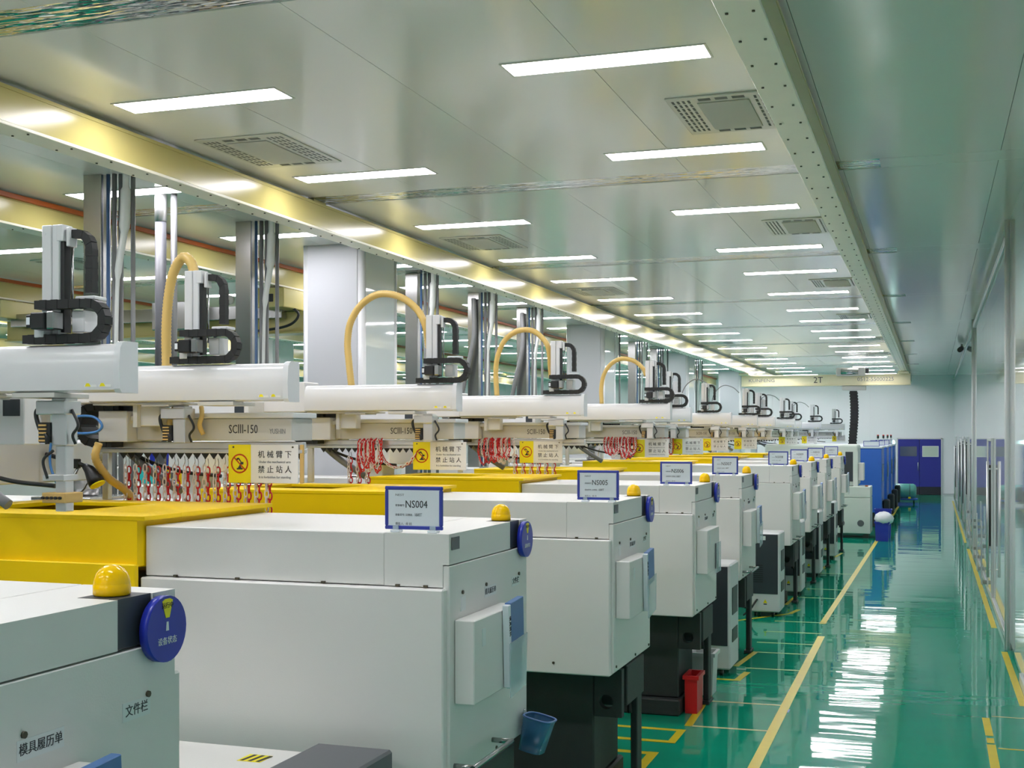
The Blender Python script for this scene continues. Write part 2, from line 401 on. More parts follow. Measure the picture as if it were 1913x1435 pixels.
tape([(-1.77, 11.9), (-1.70, 12.72)], 0.055)
tape([(-2.2, 14.8), (-1.66, 15.6), (-1.60, 15.95)], 0.055)
tape([(-1.80, 16.4), (-1.76, 17.3)], 0.05); tape([(-1.72, 20.9), (-1.68, 21.6)], 0.05); tape([(-1.66, 23.1), (-1.6, 23.9)], 0.05)
for xa, y in [(-1.72, 9.33), (-1.76, 10.25), (-1.66, 11.82), (-1.7, 12.72), (-1.75, 13.33), (-1.75, 14.1), (-1.75, 14.92), (-1.7, 17.2), (-1.7, 18.2), (-1.7, 20.3)]:
    tape([(xa, y), (-1.18, y + (0.02 if y < 15 else 0))], 0.035, 'tapepale')
B('bluehose').box(-1.16, -1.08, 10.02, 10.14, 0.0017, 0.0022).done('tape_patch', floor, 'pale blue patch on the yellow tape')
tape([(0.70, 10.9), (0.69, 13.5)], 0.06); tape([(0.665, 15.2), (0.655, 25.5)], 0.06); tape([(0.64, 27), (0.64, 44)], 0.05)
tape([(0.395, 9.75), (0.392, 10.3)], 0.055); tape([(0.395, 9.52), (0.396, 9.62)], 0.05); tape([(0.39, 7.5), (0.395, 9.42)], 0.06)
tape([(0.45, 10.4), (0.73, 10.4)], 0.022, 'tapepale'); tape([(0.45, 9.35), (0.73, 9.35)], 0.025)

# ------------------------------------------------------------------ ceiling lights and vents
def lamp_proto():
    t = thing('ceiling_light', 'x', 'ceiling light')
    lf = B('vent'); lf.box(-0.615, 0.615, -0.135, -0.119, -0.006, -0.0005).box(-0.615, 0.615, 0.119, 0.135, -0.006, -0.0005).box(-0.615, -0.601, -0.119, 0.119, -0.006, -0.0005).box(0.601, 0.615, -0.119, 0.119, -0.006, -0.0005).done('light_frame', t)
    B('led').box(-0.60, 0.60, -0.118, 0.118, -0.005, -0.001).done('diffuser', t)
    return t
LP = lamp_proto(); first = True
LY = [-3.2, -0.6, 1.9, 4.5, 7.08, 9.55, 12.15, 14.8, 17.05, 19.65, 22.3, 24.5, 26.9, 28.9, 31.6, 33.8, 36.4, 38.7, 41.4, 43.8, 46.3]
cols = [(-1.82, 'right row of the main bay'), (-4.55, 'left row of the main bay'), (-6.90, 'row above the service posts'), (-10.4, 'row beyond the service posts'), (-14.4, 'distant far left row'), (-18.6, 'most distant left row')]
for ci, (cx, nm) in enumerate(cols):
    ns = 0; nh = 0
    for y in LY:
        if ci == 2 and 12.5 < y < 14.5: continue
        if ci > 2 and y < 6: continue
        vis = y > (5 if ci < 2 else 8)
        if vis:
            lab = 'long LED ceiling light, %s in the %s' % (ORD[ns], nm); ns += 1
        else: lab = 'LED ceiling light out of view overhead, %s in the %s' % (ORD[nh], nm); nh += 1
        if first: o = LP; o.location = (cx, y, ZC); o['label'] = lab; o['group'] = 'LED ceiling lights'; first = False
        else: dup(LP, (cx, y, ZC), lab, 'LED ceiling lights')

def vent_proto():
    t = thing('ceiling_vent', 'x', 'vent')
    B('vent').box(-0.36, 0.36, -0.50, 0.50, -0.012, 0.0, 0.004).done('vent_frame', t)
    B('mesh').box(-0.17, 0.17, -0.36, 0.36, -0.02, -0.0125, 0.003).done('center_plate', t, label='plain grey plate in the middle')
    b = B('slot')
    for sx in (-1, 1):
        for c in range(4):
            for r_ in range(9):
                x0 = sx * (0.215 + c * 0.035); y0 = -0.40 + r_ * 0.096
                b.box(x0 - 0.008, x0 + 0.008, y0 - 0.032, y0 + 0.032, -0.0135, -0.0122)
    for r_ in range(3):
        for sy in (-1, 1): b.box(-0.15 + r_ * 0.11, -0.07 + r_ * 0.11, sy * 0.43 - 0.025, sy * 0.43 + 0.025, -0.0135, -0.0122)
    b.done('slots', t, kind='stuff')
    return t
VP = vent_proto(); first = True
for nm, cx in (('right', -1.30), ('left', -4.85), ('far left', -10.4)):
    for i, y in enumerate([8.5, 13.35, 18.45, 23.8, 29.5, 35.0]):
        lab = 'square perforated ceiling vent, %s in the %s line of vents' % (ORD[i], nm)
        if first: VP.location = (cx, y, ZC); VP['label'] = lab; VP['group'] = 'perforated ceiling vents'; first = False
        else: dup(VP, (cx, y, ZC), lab, 'perforated ceiling vents')

# ------------------------------------------------------------------ crane runway beams, columns, cranes
def runway(xc, face, lab, bar=False):
    t = thing('runway_beam', lab, 'beam', (xc, 0, 0), 0, 'crane runway beams')
    B('beam').box(-0.012, 0.012, Y0 + .1, Y1 - 0.3, 4.128, 4.35).box(-0.095, 0.095, Y0 + .1, Y1 - 0.3, 4.331, 4.355).done('web', t)
    for sx in (-1, 1): B('beam').box(min(sx * 0.012, sx * 0.092), max(sx * 0.012, sx * 0.092), Y0 + .1, Y1 - 0.3, 4.128, 4.33).done('side_plate', t)
    B('flange').box(-0.10, 0.10, Y0 + .1, Y1 - 0.3, 4.105, 4.127, 0.003).done('flange', t)
    b = B('bolt'); y = 1.0
    while y < 40:
        for sx in (-0.06, 0.06): b.cyl((sx, y, 4.098), (sx, y, 4.106), 0.008, 6)
        y += 0.42
    b.done('bolts', t, kind='stuff')
    hb = B('beam'); y = 0.2
    for y in (0.6, 5.45, 10.47, 15.45, 20.47, 25.47, 30.47, 35.47, 40.47): hb.box(-0.03, 0.03, y - 0.12, y + 0.12, 4.34, ZC)
    hb.done('hanger', t)
    if bar: B('orange').box(0.097, 0.14, Y0 + .1, Y1 - 0.3, 4.34, 4.385, 0.004).done('conductor_bar', t, label='orange conductor rail on top edge')
    return t
runway(-0.82, 1, 'cream crane runway beam running down the right of the main bay')
runway(-5.48, 1, 'cream crane runway beam between the main bay and the service posts')
runway(-8.0, 1, 'runway beam with orange conductor rail behind the service posts', True)
runway(-12.4, 1, 'cream runway beam at far side of the second bay', True)
runway(-15.2, 1, 'distant cream runway beam, second from the left')
runway(-19.7, 1, 'distant cream runway beam farthest to the left')

for i, (y, lab) in enumerate([(12.92, 'big white square column nearest to the camera'), (23.9, 'white square column, second down the bay'), (32.9, 'white square column, third down the bay'), (42.5, 'white square column, last before the end wall')]):
    t = thing('column', lab, 'column', (-6.55, y, 0), 0, 'white clad columns')
    B('wall').box(-0.36, 0.36, 0.0, 0.92, 0, ZC).done('core', t)
    for a in (-0.40, ):
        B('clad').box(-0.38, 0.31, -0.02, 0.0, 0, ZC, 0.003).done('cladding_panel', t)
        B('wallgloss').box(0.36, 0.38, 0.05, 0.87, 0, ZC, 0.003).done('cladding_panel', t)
    b = B('cap')
    for sx, sy in ((-1, 0.0), (1, 0.0), (1, 0.92), (-1, .92)): b.cyl((sx * 0.345, sy + (0.025 if sy < .5 else -0.025), 0), (sx * 0.345, sy + (0.025 if sy < .5 else -0.025), ZC), 0.05, 16)
    b.done('corner_trim', t)
for i, (x, y) in enumerate([(-14, 13), (-14, 24), (-14, 33), (-14, 43)]):
    t = thing('column', 'distant white column in the left bays, %s from the camera' % ORD[i], 'column', (x, y, 0), 0, 'white clad columns')
    B('wall').box(-0.40, 0.40, 0.0, 0.9, 0, ZC, 0.04).done('cladding_panel', t)

# far bridge crane with lettering and hanging pendant cover
cr = thing('bridge_crane', 'cream bridge crane marked 2T spanning the bay at the far end', 'crane', (0, 39.0, 0))
B('crane').box(-5.62, -0.62, -0.16, 0.16, 3.72, 4.02, 0.008).box(-5.62, -0.62, -0.2, 0.2, 3.70, 3.72).box(-5.62, -0.62, -0.2, 0.2, 4.02, 4.035).done('girder', cr)
for x in (-5.48, -0.82):
    B('crane').box(x - 0.15, x + 0.15, -0.7, 0.7, 4.036, 4.09, 0.01).done('end_truck', cr)
B('robotgrey', 'black', 'steel').box(-2.75, -1.9, -0.55, -0.21, 3.98, 4.22, 0.02).cyl((-2.6, -0.56, 4.1), (-2.1, -0.56, 4.1), 0.09, 14, 2).box(-2.0, -1.8, -0.5, -0.25, 4.05, 4.2, 0.01, 1).done('hoist', cr)
B('robotgrey').box(-2.6, -1.9, -0.12, 0.12, 3.56, 3.69, 0.01).done('trolley', cr)
put('lettering', text_mesh('2T', 0.26, 'ink', 1.0, 'CENTER'), cr, (-3.30, -0.165, 3.87), FY)
put('lettering', text_mesh('KUNFENG', 0.14, 'inkgrey', 1.25, 'CENTER'), cr, (-5.0, -0.165, 3.88), FY)
put('lettering', text_mesh('0512-55000225', 0.16, 'inkgrey', 1.05, 'CENTER'), cr, (-1.62, -0.165, 3.88), FY)
b = B('chain_black'); n = 42
for k in range(n):
    z = 3.54 - k * 0.045; w = 0.125 if k % 2 else 0.11
    xo = 0.03 * math.sin(k * 0.12)
    b.box(-2.27 + xo - w, -2.27 + xo + w, -w * 0.6, w * 0.6, z - 0.045, z, 0.006)
b.done('cable_cover', cr, label='black accordion cable cover hanging from the trolley')
# crane of the left bay
cl = thing('bridge_crane', 'cream bridge crane in the left bay behind the steel service posts', 'crane', (0, 14.6, 0))
B('beam').box(-12.5, -7.7, -0.14, 0.14, 3.55, 3.82, 0.008).box(-12.5, -7.7, -0.18, 0.18, 3.53, 3.55).done('girder', cl)
B('steel').box(-12.3, -8.0, -0.30, -0.16, 3.72, 3.90, 0.006).done('cable_tray', cl, label='long bright metal tray on the girder')
B('steel').box(-9.75, -9.2, -0.62, -0.31, 3.58, 3.95, 0.01).done('electric_box', cl, label='grey sheet metal box')
B('beam', 'black').box(-8.2, -7.8, -0.6, 0.6, 3.83, 4.08, 0.01).box(-8.05, -7.95, -0.62, -0.58, 3.9, 4.0, 0.005, 1).done('end_truck', cl)
B('beam').box(-12.6, -12.2, -0.6, 0.6, 3.83, 4.08, 0.01).done('end_truck', cl)
B('chainwhite').cyl((-8.75, -0.34, 3.98), (-8.75, -0.30, 3.98), 0.06, 16).done('guide_wheel', cl, label='white guide wheel')
B('black').tube(smooth([(-8.6, -0.3, 4.0), (-8.4, -0.32, 4.03), (-8.2, -0.32, 3.98), (-8.0, -0.3, 3.96)]), 0.03, 8).tube(smooth([(-9.0, -0.3, 3.5), (-8.8, -0.32, 3.55), (-8.3, -0.33, 3.56), (-7.9, -0.3, 3.62), (-7.75, -0.3, 3.75), (-7.85, -0.3, 3.86)]), 0.018, 8).done('cable', cl)

# stainless service posts with their pipes
def service_post(y, lab, hoses=False, x=-6.78):
    t = thing('service_post', lab, 'service post', (x, y, 0), 0, 'steel service posts')
    B('steel').box(-0.02, 0.16, 0, 0.14, 0, ZC - 0.0, 0.004).done('duct', t)
    B('bluepipe').cyl((0.195, 0.05, 1.0), (0.195, 0.05, ZC), 0.016, 8).done('blue_pipe', t, label='blue pipe')
    for i, x_ in enumerate((0.25, 0.30)): B('conduit').cyl((x_, 0.06 + 0.02 * i, 1.0), (x_, 0.06 + 0.02 * i, ZC), 0.022, 10).done('pipe', t)
    b = B('whitecable'); b.tube(smooth([(0.37, 0.05, ZC), (0.37, 0.05, 4.25), (0.36, 0.04, 3.9), (0.31, 0.02, 3.5), (0.29, 0.02, 2.6)]), [0.03] * 8 + [0.045] * 8 + [0.03] * 8 + [0.018] * 9, 10); b.done('cable_sleeve', t, label='white plastic cable sleeve')
    B('conduit').cyl((0.42, 0.08, 1.2), (0.42, 0.08, ZC), 0.02, 10).done('pipe', t)
    if hoses:
        b = B('conduit'); corrugated(b, smooth([(0.1, -0.06, 4.3), (0.12, -0.1, 3.7), (0.0, -0.15, 3.1), (-0.12, -0.2, 2.4), (-0.15, -0.2, 1.9)]), 0.04, 10, 0, 0.02); b.done('flexible_duct', t, label='grey flexible duct slanting down')
    return t
names = ['nearest to the camera', 'second from the camera', 'third, just past the big column', 'fourth, with a slanting hose', 'fifth, with a slanting hose', 'sixth down the bay', 'seventh down the bay', 'eighth down the bay', 'farthest']
for i, y in enumerate([8.78, 11.2, 15.55, 17.95, 20.33, 25.9, 28.6, 31.0, 36.0]):
    service_post(y, 'stainless service post with pipes, ' + names[i], i in (3, 4))
t = thing('conduit_pole', 'single round grey conduit pole hanging between the first two service posts', 'pole', (-6.68, 9.72, 0))
B('slate').cyl((0, 0, 1.742), (0, 0, 4.2), 0.052, 16).done('pipe', t)
B('conduit').cyl((0.12, 0.03, 1.742), (0.12, 0.03, ZC), 0.03, 12).done('pipe', t)
B('alu').cyl((0, 0, 4.15), (0, 0, ZC), 0.056, 16).done('coupling', t, label='bright metal coupling at the top')

# ------------------------------------------------------------------ injection moulding machines
def machine_proto():
    t = thing('molding_machine', 'x', 'machine')
    # cast base: body, pierced end plate, foot, legs
    b = B('iron')
    b.box(-6.6, -0.17, 0.20, 0.80, 0.131, 0.805, 0.01)
    b.plate_hole(-0.168, 0.0, 0.52, 0.805, -0.095, 0.61, 0.044, 0.20, 0.26)
    b.box(-0.168, 0.0, 0.34, 0.80, 0.56, 0.805, 0.006)
    b.done('base', t)
    B('iron').box(-6.6, -0.15, 0.13, 0.87, 0.0, 0.13, 0.012).done('foot', t)
    B('iron').box(-0.055, -0.012, 0.66, 0.79, 0.03, 0.56, 0.006).box(-0.075, 0.0, 0.62, 0.83, 0.0, 0.03, 0.006).done('leg', t)
    # lower and upper sheet-metal covers, end panel
    B('white').box(-1.403, -0.012, -0.04, 1.02, 0.807, 1.594, 0.006).done('lower_cover', t)
    B('white').box(-1.403, -0.2805, 0.0, 0.98, 1.598, 1.81, 0.004).done('upper_cover', t)
    B('white').box(-0.2795, -0.0285, 0.0, 0.98, 1.598, 1.809).box(-0.0285, -0.002, 0.0, 0.745, 1.688, 1.809).box(-0.0285, -0.002, 0.885, 0.98, 1.688, 1.809).done('upper_cover', t)
    B('white').box(-0.028, 0.0, 0.001, 0.979, 0.82, 1.683, 0.003).done('end_panel', t)
    B('dark').box(-0.118, -0.006, 0.748, 0.882, 1.690, 1.8095).done('beacon_housing', t, label='dark block in the corner under the beacon')
    bm_ = B('dome'); bm_.lathe((-0.07, 0.815, 1.811), [(0.043, 0), (0.045, 0.004), (0.045, 0.024), (0.0435, 0.026), (0.0435, 0.029), (0.042, 0.040), (0.037, 0.053), (0.029, 0.063), (0.018, 0.070), (0.008, 0.073), (0.001, 0.0735)], 24); bm_.done('beacon', t, label='yellow warning beacon')
    # status disc on the end face
    dk = B('blue'); dk.cyl((0.006, 0.90, 1.72), (0.030, 0.90, 1.72), 0.082, 32); dk = dk.done('status_disc', t, label='round blue status disc')
    B('signyellow').prism([(0.878, 1.79), (0.89, 1.795), (0.91, 1.795), (0.922, 1.79), (0.908, 1.748), (0.892, 1.748)], 'x', 0.0302, 0.0312).done('pointer_window', dk)
    put('lettering', text_mesh('运行中', 0.016, 'ink', 1, 'CENTER'), dk, (0.0315, 0.90, 1.778), FX)
    put('lettering', text_mesh('设备状态', 0.020, 'label', 1, 'CENTER'), dk, (0.0305, 0.90, 1.690), FX)
    B('label').prism([(0.894, 1.716), (0.906, 1.716), (0.904, 1.738), (0.896, 1.738)], 'x', 0.0302, 0.0308).done('pointer', dk)
    # document box, holder details, hooks, screws
    B('white').box(0.001, 0.085, 0.05, 0.60, 1.13, 1.465, 0.004).done('document_box', t)
    B('label').box(0.085, 0.087, 0.14, 0.18, 1.35, 1.42).done('hook', t); B('label').box(0.0, 0.004, 0.12, 0.17, 1.49, 1.55).done('hook', t)
    B('slate').box(0.001, 0.004, 0.02, 0.10, 1.745, 1.795).done('nameplate', t, label='small dark plate')
    l1 = B('label').box(0.0005, 0.0015, 0.40, 0.55, 1.51, 1.555).done('label_sticker', t)
    put('lettering', text_mesh('模具履历单', 0.028, 'ink', 1, 'CENTER'), l1, (0.0018, 0.475, 1.532), FX)
    l2 = B('label').box(0.0005, 0.0015, 0.76, 0.87, 1.515, 1.56).done('label_sticker', t)
    put('lettering', text_mesh('文件栏', 0.030, 'ink', 1, 'CENTER'), l2, (0.0018, 0.815, 1.537), FX)
    b = B('bolt')
    for (y, z) in ((0.14, 1.565), (0.42, 1.565), (0.86, 1.565), (0.06, 0.85), (0.55, 0.84), (0.93, 0.84)): b.cyl((0.0, y, z), (0.006, y, z), 0.008, 8)
    for x in (-1.25, -0.95, -0.55, -0.22, -0.1): b.box(x - 0.008, x + 0.008, -0.012, 0.0, 1.597, 1.606)
    b.cyl((-0.35, -0.045, 0.87), (-0.35, -0.04, 0.87), 0.008, 8)
    b.done('screws', t, kind='stuff')
    h = B('steel'); h.cyl((0.0, 0.05, 0.885), (0.085, 0.05, 0.885), 0.011, 10).cyl((0.0, 0.50, 0.885), (0.085, 0.50, 0.885), 0.011, 10).cyl((0.085, 0.035, 0.885), (0.085, 0.515, 0.885), 0.011, 10); h.done('handle_bar', t, label='stainless bar handle')
    B('cream').box(-0.13, -0.03, 0.35, 0.62, 0.70, 0.806, 0.004).done('bracket', t)
    B('black').tube(arc((-0.07, 0.58, 0.62), 0.075, 0.3 * PI, 1.75 * PI, 16, 'yz'), 0.014, 8).tube(smooth([(-0.07, 0.66, 0.80), (-0.07, 0.67, 0.6), (-0.06, 0.66, 0.45)]), 0.016, 8).done('cable', t)
    # yellow safety guard over the mould area: folded sheet with an opening in its top
    g = B('yellow')
    x0, x1 = -2.72, -1.37
    g.box(x0, x1 - 0.04, -0.05, -0.03, 1.64, 1.835).box(x0, x1 - 0.04, 1.0, 1.02, 1.64, 1.835)
    g.box(x1 - 0.06, x1 - 0.04, -0.03, 1.0, 1.64, 1.835).box(x0, x0 + 0.02, -0.03, 1.0, 1.64, 1.835)
    g.box(x0, x1 - 0.035, -0.075, -0.045, 1.50, 1.65, 0.004).box(x0, x1 - 0.06, 1.01, 1.04, 0.81, 1.65, 0.004)
    g.done('safety_guard', t)
    g = B('yellow')
    g.box(x0, x1 + 0.0, -0.055, 0.22, 1.835, 1.855, 0.002).box(x0, x1 + 0.0, 0.82, 1.025, 1.835, 1.855, 0.002)
    g.box(x1 - 0.55, x1, 0.22, 0.82, 1.835, 1.855).box(x0, x0 + 0.18, 0.22, 0.82, 1.835, 1.855)
    g.done('guard_top', t)
    B('yellow').box(x0, x1 - 0.06, -0.06, -0.04, 0.81, 1.50, 0.004).done('guard_door', t)
    # mould platens inside the guard
    for x in (-2.60, -1.62): B('slate').box(x, x + 0.15, 0.15, 0.85, 0.81, 1.60, 0.01).done('platen', t)
    for y in (0.22, 0.78):
        for z in (0.95, 1.45): B('steel').cyl((-2.449, y, z), (-1.621, y, z), 0.035, 12).done('tie_bar', t)
    # injection unit with hopper
    B('white').box(-5.5, -2.76, 0.0, 0.95, 0.807, 1.55, 0.01).done('injection_cover', t)
    B('white').box(-5.45, -3.16, 0.18, 0.78, 1.551, 1.74, 0.01).done('injection_cover', t)
    hb = B('steel'); hb.box(-4.28, -3.78, 0.22, 0.74, 1.742, 1.765, 0.004)
    hb.lathe((-4.03, 0.48, 1.767), [(0.10, 0), (0.11, 0.05), (0.12, 0.16), (0.17, 0.22), (0.17, 0.40), (0.165, 0.41)], 24); hb.done('hopper', t, label='stainless hopper')
    B('steel').lathe((-4.03, 0.48, 2.18), [(0.19, 0), (0.18, 0.03), (0.06, 0.06), (0.02, 0.07)], 24).done('hopper_lid', t)
    return t

MP = machine_proto()
ml = [(-1.80, 4.55, 'NS004'), (-1.747, 6.99, 'NS005'), (-1.722, 9.47, 'NS006'), (-1.73, 11.98, 'NS007'), (-1.675, 15.95, 'NS008'), (-1.645, 18.25, 'NS009'), (-1.618, 20.6, 'NS010'), (-1.599, 23.6, 'NS011')]
MG = 'white injection molding machines with yellow guards'
machines = []
for i, (x, y, n) in enumerate(ml):
    lab = 'white and yellow molding machine with the %s board on top' % n if i < 4 else 'white molding machine, %s along the aisle, under a blue-framed board' % ORD[i + 1]
    if i == 0: MP.location = (x, y, 0); MP['label'] = lab; MP['group'] = MG; machines.append(MP)
    else: machines.append(dup(MP, (x, y, 0), lab, MG, skip=('handle_bar',) if i in (1, 2) else ()))
m1 = dup(MP, (-1.825, 1.74, 0), 'nearest molding machine, cut off at lower left, disc facing the aisle', MG, skip=('handle_bar', 'safety_guard', 'guard_top', 'guard_door', 'hook'))
# the opposite row in the left bay
for i, y in enumerate([8.0, 10.5, 15.5, 18.0, 20.5, 26.0]):
    dup(MP, (-15.5, y, 0), 'molding machine of the row beyond the service posts, %s from the camera' % ORD[i], MG, rz=PI, skip=('safety_guard', 'guard_top', 'guard_door'))

# sheets and binders in the document pockets
def binder(loc, lab, tilt=0.12, teal=True):
    t = thing('document_binder', lab, 'binder', loc, 0, 'document binders at the machine ends'); t.rotation_euler = (tilt * 0.6, 0, 0)
    B('paper').box(0, 0.028, -0.10, -0.07, -0.02, 0.33, 0.002).done('spine', t)
    B('bluedoc').box(0.0, 0.028, -0.0695, 0.10, 0.13, 0.335, 0.002).done('cover', t)
    if teal: B('tealdoc').box(0.0, 0.022, -0.0695, 0.09, -0.03, 0.128, 0.002).done('sheet', t)
    b = B('clear'); b.prism([(-0.11, -0.06), (0.10, -0.05), (0.13, 0.17), (0.10, 0.17), (-0.105, 0.17)], 'x', 0.030, 0.034); b.done('clear_pocket', t, label='clear plastic pocket')
    put('lettering', text_mesh('模具资料', 0.022, 'ink', 1, 'CENTER'), t, (0.0285, -0.085, 0.24), (PI / 2, PI / 2, PI / 2))
    return t
binder((-1.825 + 0.0875, 1.74 + 0.52, 1.15), 'blue-topped binder in the box of the nearest machine at lower left', 0.1, True)
for i, (x, y, n) in enumerate(ml[:8]):
    if i == 2: continue
    binder((x + 0.0875, y + 0.50, 1.16), 'blue and white binder in a clear pocket on %s machine' % (['the NS004', 'the NS005', '', 'the NS007', 'the fifth', 'the sixth', 'the seventh', 'the eighth'][i]), 0.1 + 0.05 * (i % 3), i < 1)
t = thing('document_pocket', 'empty clear greenish pocket hanging on the box of the NS006 machine', 'pocket', (-1.722 + 0.088, 9.47 + 0.5, 1.1))
B('clear').box(0, 0.006, -0.1, 0.14, 0.0, 0.24, 0.002).done('sleeve', t); B('slate').box(0, 0.008, -0.115, -0.101, 0.04, 0.24).done('spine', t)

# blue basket hanging on the NS004 machine
t = thing('hanging_basket', 'translucent blue plastic basket hanging on the NS004 machine end', 'basket', (-1.835, 5.44, 0.765), 0)
t.rotation_euler = (-0.12, 0.22, 0)
b = B('basket'); n = 24
def rr(s, z): 
    out = []
    for k in range(n):
        a = 2 * PI * k / n; ca, sa = math.cos(a), math.sin(a)
        out.append((0.085 + 0.075 * s * math.copysign(abs(ca) ** 0.6, ca), 0.02 + 0.11 * s * math.copysign(abs(sa) ** 0.6, sa), z))
    return out
ra, rb_ = rr(0.72, 0.0), rr(0.9, 0.155)
va = [b.bm.verts.new(p) for p in ra]; vb = [b.bm.verts.new(p) for p in rb_]
for k in range(n): f = b.bm.faces.new((va[k], va[(k + 1) % n], vb[(k + 1) % n], vb[k])); f.smooth = True
b.bm.faces.new(va[::-1]); b.done('bowl', t)
B('bluedoc').tube(rr(0.9, 0.155), 0.005, 6, closed=True).done('rim', t)
b = B('paper')
for k in range(5): b.box(0.055 + k * 0.014, 0.061 + k * 0.014, -0.03, 0.07, 0.002, 0.005)
b.done('bottom_slats', t, label='pale slats in the bottom')
B('steel').tube([(0.02, 0.03, 0.15), (0.0, 0.03, 0.17), (0.0, 0.03, 0.145)], 0.004, 6).done('hook', t)

# blue-framed identity boards
def board_proto():
    t = thing('identity_board', 'x', 'sign')
    b = B('navy'); b.frame(0, 0.25, 0.012, 0.185, 0.015, -0.006, 0.006, 0, 0.003); b.done('frame', t)
    B('paper').box(0.0115, 0.2385, -0.003, 0.003, 0.0235, 0.1735).done('sheet', t)
    for x in (0.05, 0.21): B('clear').box(x - 0.022, x + 0.022, -0.016, 0.014, 0.0, 0.011, 0.003).box(x - 0.012, x + 0.012, -0.012, -0.007, 0.011, 0.028).done('clip', t)
    put('lettering', text_mesh('设备编号:', 0.010, 'inkgrey', 1), t, (0.045, -0.0036, 0.108), FY)
    put('lettering', text_mesh('设备型号: 注塑机 - 150T', 0.010, 'inkgrey', 1), t, (0.045, -0.0036, 0.070), FY)
    put('lettering', text_mesh('150T', 0.018, 'inkgrey', 0.9), t, (0.128, -0.0038, 0.071), FY)
    put('lettering', text_mesh('责任人:  命 科', 0.012, 'inkgrey', 1), t, (0.045, -0.0036, 0.034), FY)
    put('lettering', text_mesh('NEST', 0.012, 'inkgrey', 1.4), t, (0.045, -0.0036, 0.150), FY)
    return t
BP = board_proto()
bx = [-0.29, -0.225, -0.28, -0.29, -0.30, -0.30, -0.30, -0.30]
for i, (x, y, n) in enumerate(ml):
    loc = (x + bx[i], y + 0.03, 1.81)
    lab = 'blue-framed white board reading %s' % n if i < 4 else 'small blue-framed board on the %s molding machine along the aisle' % ORD[i + 1]
    if i == 0: o = BP; o.location = loc; o['label'] = lab; o['group'] = 'blue-framed identity boards'
    else: o = dup(BP, loc, lab, 'blue-framed identity boards')
    if i == 0: keep = list(BP.children)
boards = [o for o in COL.objects if o.name.startswith('identity_board')]
for o in boards:
    i = min(range(8), key=lambda k: abs(ml[k][1] + 0.03 - o.location.y))
    put('lettering', text_mesh(ml[i][2], 0.042, 'ink', 0.85), o, (0.088, -0.0036, 0.112), FY)

